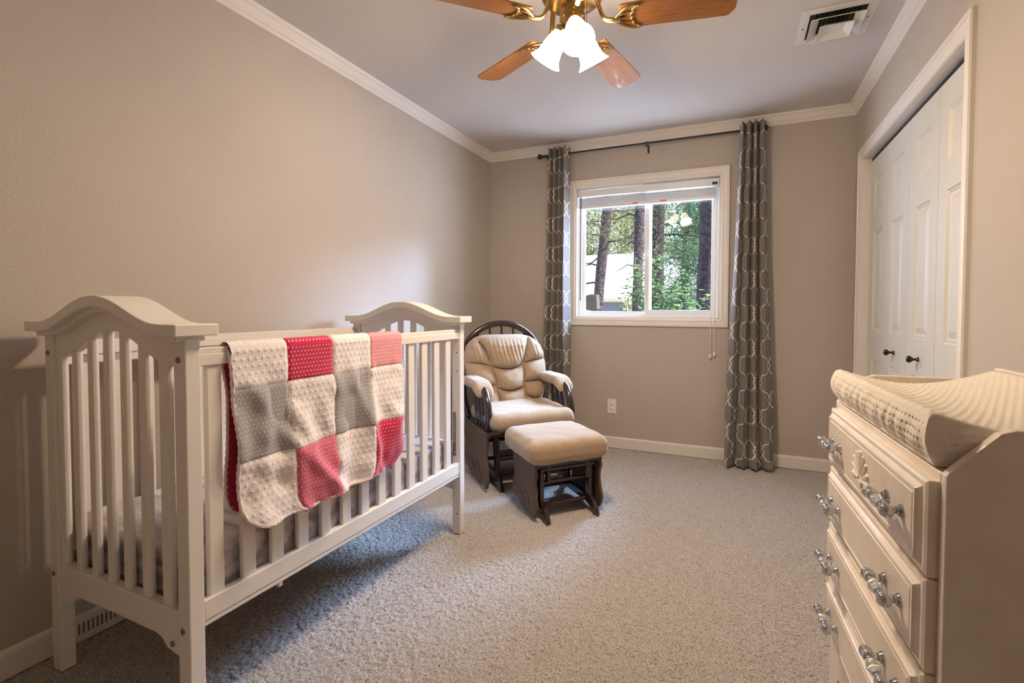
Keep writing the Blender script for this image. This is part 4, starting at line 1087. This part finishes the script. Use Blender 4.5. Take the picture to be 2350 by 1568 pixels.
def tree(label, x, y, xt, ht, r0, r1, mtr, mfo, seed, branches, zr, blen, cnt, ln, wd, spread=.16, droop=.25, group='pine trees outside the window', face=None):
    g = random.Random(seed)
    root = thing('pine_tree', label, 'tree', (x, y, GZ), 0, group)
    obj('trunk', trunk_mesh((0, 0, 0), (xt - x, 0, ht), r0, r1, seed), mtr, root)
    tips = []; bm_ = MB()
    for i in range(branches):
        f = zr[0] + (zr[1] - zr[0]) * (i + g.random()) / branches; z = ht * f
        a = g.uniform(0, 2 * PI) if face is None else g.gauss(face, .9)
        l = blen * g.uniform(.6, 1.15) * (1.1 - .6 * f); b0 = Vector(((xt - x) * f, 0, z)); pts = []
        for j in range(7):
            q = j / 6; p = b0 + Vector((math.cos(a) * l * q, math.sin(a) * l * q, l * (.12 * q - droop * q * q))) + Vector((g.gauss(0, .02), g.gauss(0, .02), g.gauss(0, .02)))
            pts.append(p)
            if j > 1: tips += [p + Vector((g.gauss(0, .12), g.gauss(0, .12), g.gauss(-.06, .1))) for _ in range(3)]
        bm_.tube(pts, [.022 * (1 - j / 7.5) * (r0 / .1) ** .5 for j in range(7)], 5, caps=False)
    obj('branches', bm_, mtr, root)
    if cnt: obj('needles', needles(tips, None, spread, cnt, ln, wd, seed + 1), mfo, root)
    return root
tree('brown pine trunk seen through the left pane, leaning slightly right', -2.58, 9.0, -1.83, 8.0, .105, .085, M['bark'], M['needle'], 3, 20, (.28, .8), 1.6, 9000, .07, .0028, spread=.12)
tree('brown pine trunk just left of the window mullion', -1.51, 8.0, -1.52, 8.5, .085, .075, M['bark'], M['needler'], 5, 18, (.27, .8), 1.5, 8000, .07, .0028, spread=.12)
tree('dark pine trunk just right of the window mullion', -1.50, 10.0, -1.36, 9.0, .14, .12, M['barkd'], M['needle'], 9, 16, (.30, .8), 1.6, 8000, .07, .0028, spread=.12)
tree('thick grey pine trunk at the right edge of the window view', -.40, 6.6, -.24, 9.0, .155, .12, M['bark'], M['needled'], 12, 8, (.34, .8), 1.3, 4000, .07, .0028)
tree('dark green evergreen filling the upper right pane', -1.15, 12.0, -1.15, 8.0, .12, .05, M['barkd'], M['needled'], 17, 56, (.12, .95), 1.75, 90000, .09, .007, spread=.18, droop=.35)
tree('tall pale green tree behind the neighbouring roof, left', -7.2, 20, -7.0, 10, .2, .1, M['bark'], M['leafy'], 21, 36, (.2, .95), 3.0, 60000, .16, .022, spread=.45)
tree('tall pale green tree behind the neighbouring roof, middle', -3.9, 21, -4.0, 11, .2, .1, M['bark'], M['leafy'], 25, 36, (.2, .95), 3.0, 60000, .16, .022, spread=.45)
tree('tall green tree behind the dark evergreen', -.2, 19, -.2, 10, .2, .1, M['bark'], M['needled'], 27, 40, (.15, .95), 2.6, 26000, .18, .022, spread=.3)
# neighbour's house
hs = thing('neighbour_house', 'neighbouring house with a sunlit pale shingle roof seen through the window', 'house', (-5, 16, GZ))
hs_p = lambda n, mb, m: obj(n, mb, m, hs)
hs_p('wall', MB().box(-6, 4.2, 0, 6, 0, 2.35), M['siding'])
mb = MB(); mb.add([(-6.6, -.6, 2.3), (4.8, -.6, 2.3), (4.8, 3, 3.95), (-6.6, 3, 3.95), (-6.6, 6.6, 2.3), (4.8, 6.6, 2.3)], [(0, 1, 2, 3), (3, 2, 5, 4), (0, 3, 4), (1, 5, 2), (0, 4, 5, 1)]); hs_p('roof', mb, M['roof'])
hs_p('fascia', MB().box(-6.6, 4.8, -.63, -.6, 2.14, 2.32), M['siding'])
for xx in (-3, .5, 2.6): hs_p('window', MB().box(xx, xx + 1.0, -.03, 0, 1.0, 2.0), M['dark'])
# garden spotlight-like box on its arm
gl = thing('yard_lamp', 'grey box shaped yard lamp on a short arm low behind the left pane', 'lamp', (-1.72, 5.0, GZ))
obj('post', MB().tube([(0, 0, 0), (0, 0, 1.95)], .025, 10), M['yard'], gl)
obj('arm', MB().tube([(0, 0, 1.88), (.25, 0, 1.87)], .012, 8), M['yard'], gl)
mb = MB(); mb.prism([(.2, 1.93), (.30, 1.955), (.36, 1.95), (.37, 1.80), (.33, 1.775), (.2, 1.80)], lambda u, v, w: (u, w, v), -.06, .06); obj('hood', mb, M['yard'], gl, bevel=.005)
# leafy shrubs close to the window
def shrub(label, x, y, h, wdt, stems, leaves, seed):
    g = random.Random(seed); root = thing('leafy_shrub', label, 'shrub', (x, y, GZ), 0, 'leafy shrubs outside the window')
    sb = MB(); lv = MB()
    for i in range(stems):
        a = g.uniform(0, 2 * PI); sp = wdt * g.uniform(.2, 1); hh = h * g.uniform(.72, 1.05)
        pts = []
        for j in range(9):
            f = j / 8; pts.append(Vector((math.cos(a) * sp * f ** 1.3 + .03 * math.sin(6 * f + i), math.sin(a) * sp * .5 * f ** 1.3, hh * f * (1 - .06 * f))))
        sb.tube(pts, [.008 * (1 - f / 10) for f in range(9)], 5, caps=False)
        for q in range(leaves):
            f = 1 - abs(g.gauss(0, .42)); f = max(.1, min(1, f)); k = min(7, int(f * 8)); p = pts[k].lerp(pts[k + 1], f * 8 - k) if k < 8 else pts[8]
            az = g.uniform(0, 2 * PI); d = Vector((math.cos(az), math.sin(az), g.uniform(-.5, .35))).normalized(); p = p + d * g.uniform(0, .07)
            sd = d.cross(Vector((g.gauss(0, .5), g.gauss(0, .5), 1))).normalized(); ln = g.uniform(.045, .085); wd = ln * .24; nrm = d.cross(sd) * ln * .08
            lv.add([p, p + d * ln * .35 + sd * wd + nrm, p + d * ln * .7 + sd * wd * .7 + nrm, p + d * ln, p + d * ln * .7 - sd * wd * .7 + nrm, p + d * ln * .35 - sd * wd + nrm], [(0, 1, 2, 3), (0, 3, 4, 5)])
    obj('stems', sb, M['bark'], root); obj('leaves', lv, M['leaf'], root)
shrub('green leafy shrub in front of the left pine trunk', -1.42, 5.4, 2.15, .34, 13, 85, 2)
shrub('green leafy shrub in front of the window mullion', -1.0, 5.3, 2.35, .38, 16, 85, 4)
shrub('green leafy shrub low in the middle of the right pane', -.66, 5.5, 2.5, .40, 18, 85, 6)
shrub('green leafy shrub at the foot of the thick grey trunk', -.30, 5.2, 2.15, .34, 14, 85, 8)
shrub('low green shrub at the left edge of the left pane', -1.72, 5.9, 1.75, .34, 12, 85, 10)

# ------------------------------------------------------------------ light
w = bpy.data.worlds.new('world'); S.world = w; w.use_nodes = True
nt = w.node_tree; bg = nt.nodes['Background']; bg.inputs[0].default_value = (.62, .74, 1.0, 1); bg.inputs[1].default_value = 8.0
def sun(name, direction, strength, angle, col):
    l = bpy.data.lights.new(name, 'SUN'); l.energy = strength; l.angle = math.radians(angle); l.color = col
    o = bpy.data.objects.new(name, l); link(o); o.rotation_euler = Vector(direction).to_track_quat('-Z', 'Y').to_euler(); o.location = (0, 8, 8); return o
sun('sun', (-.80, .10, -.62), 56.0, .6, (1, .97, .95))
sun('sky_glow', (-.45, -.90, -.75), 23.0, 30, (.40, .62, 1.0))
sun('sky_glow_low', (-.72, -.80, -.30), 4.6, 12, (.46, .64, 1.0))

vs = S.view_settings; vs.view_transform = 'Standard'; vs.look = 'None'; vs.gamma = 1; vs.use_curve_mapping = False; vs.exposure = .26
S.cycles.max_bounces = 12; S.cycles.diffuse_bounces = 6; S.cycles.transmission_bounces = 8; S.cycles.transparent_max_bounces = 8
S.cycles.sample_clamp_indirect = 6; S.cycles.use_denoising = True; S.cycles.caustics_reflective = False; S.cycles.caustics_refractive = False
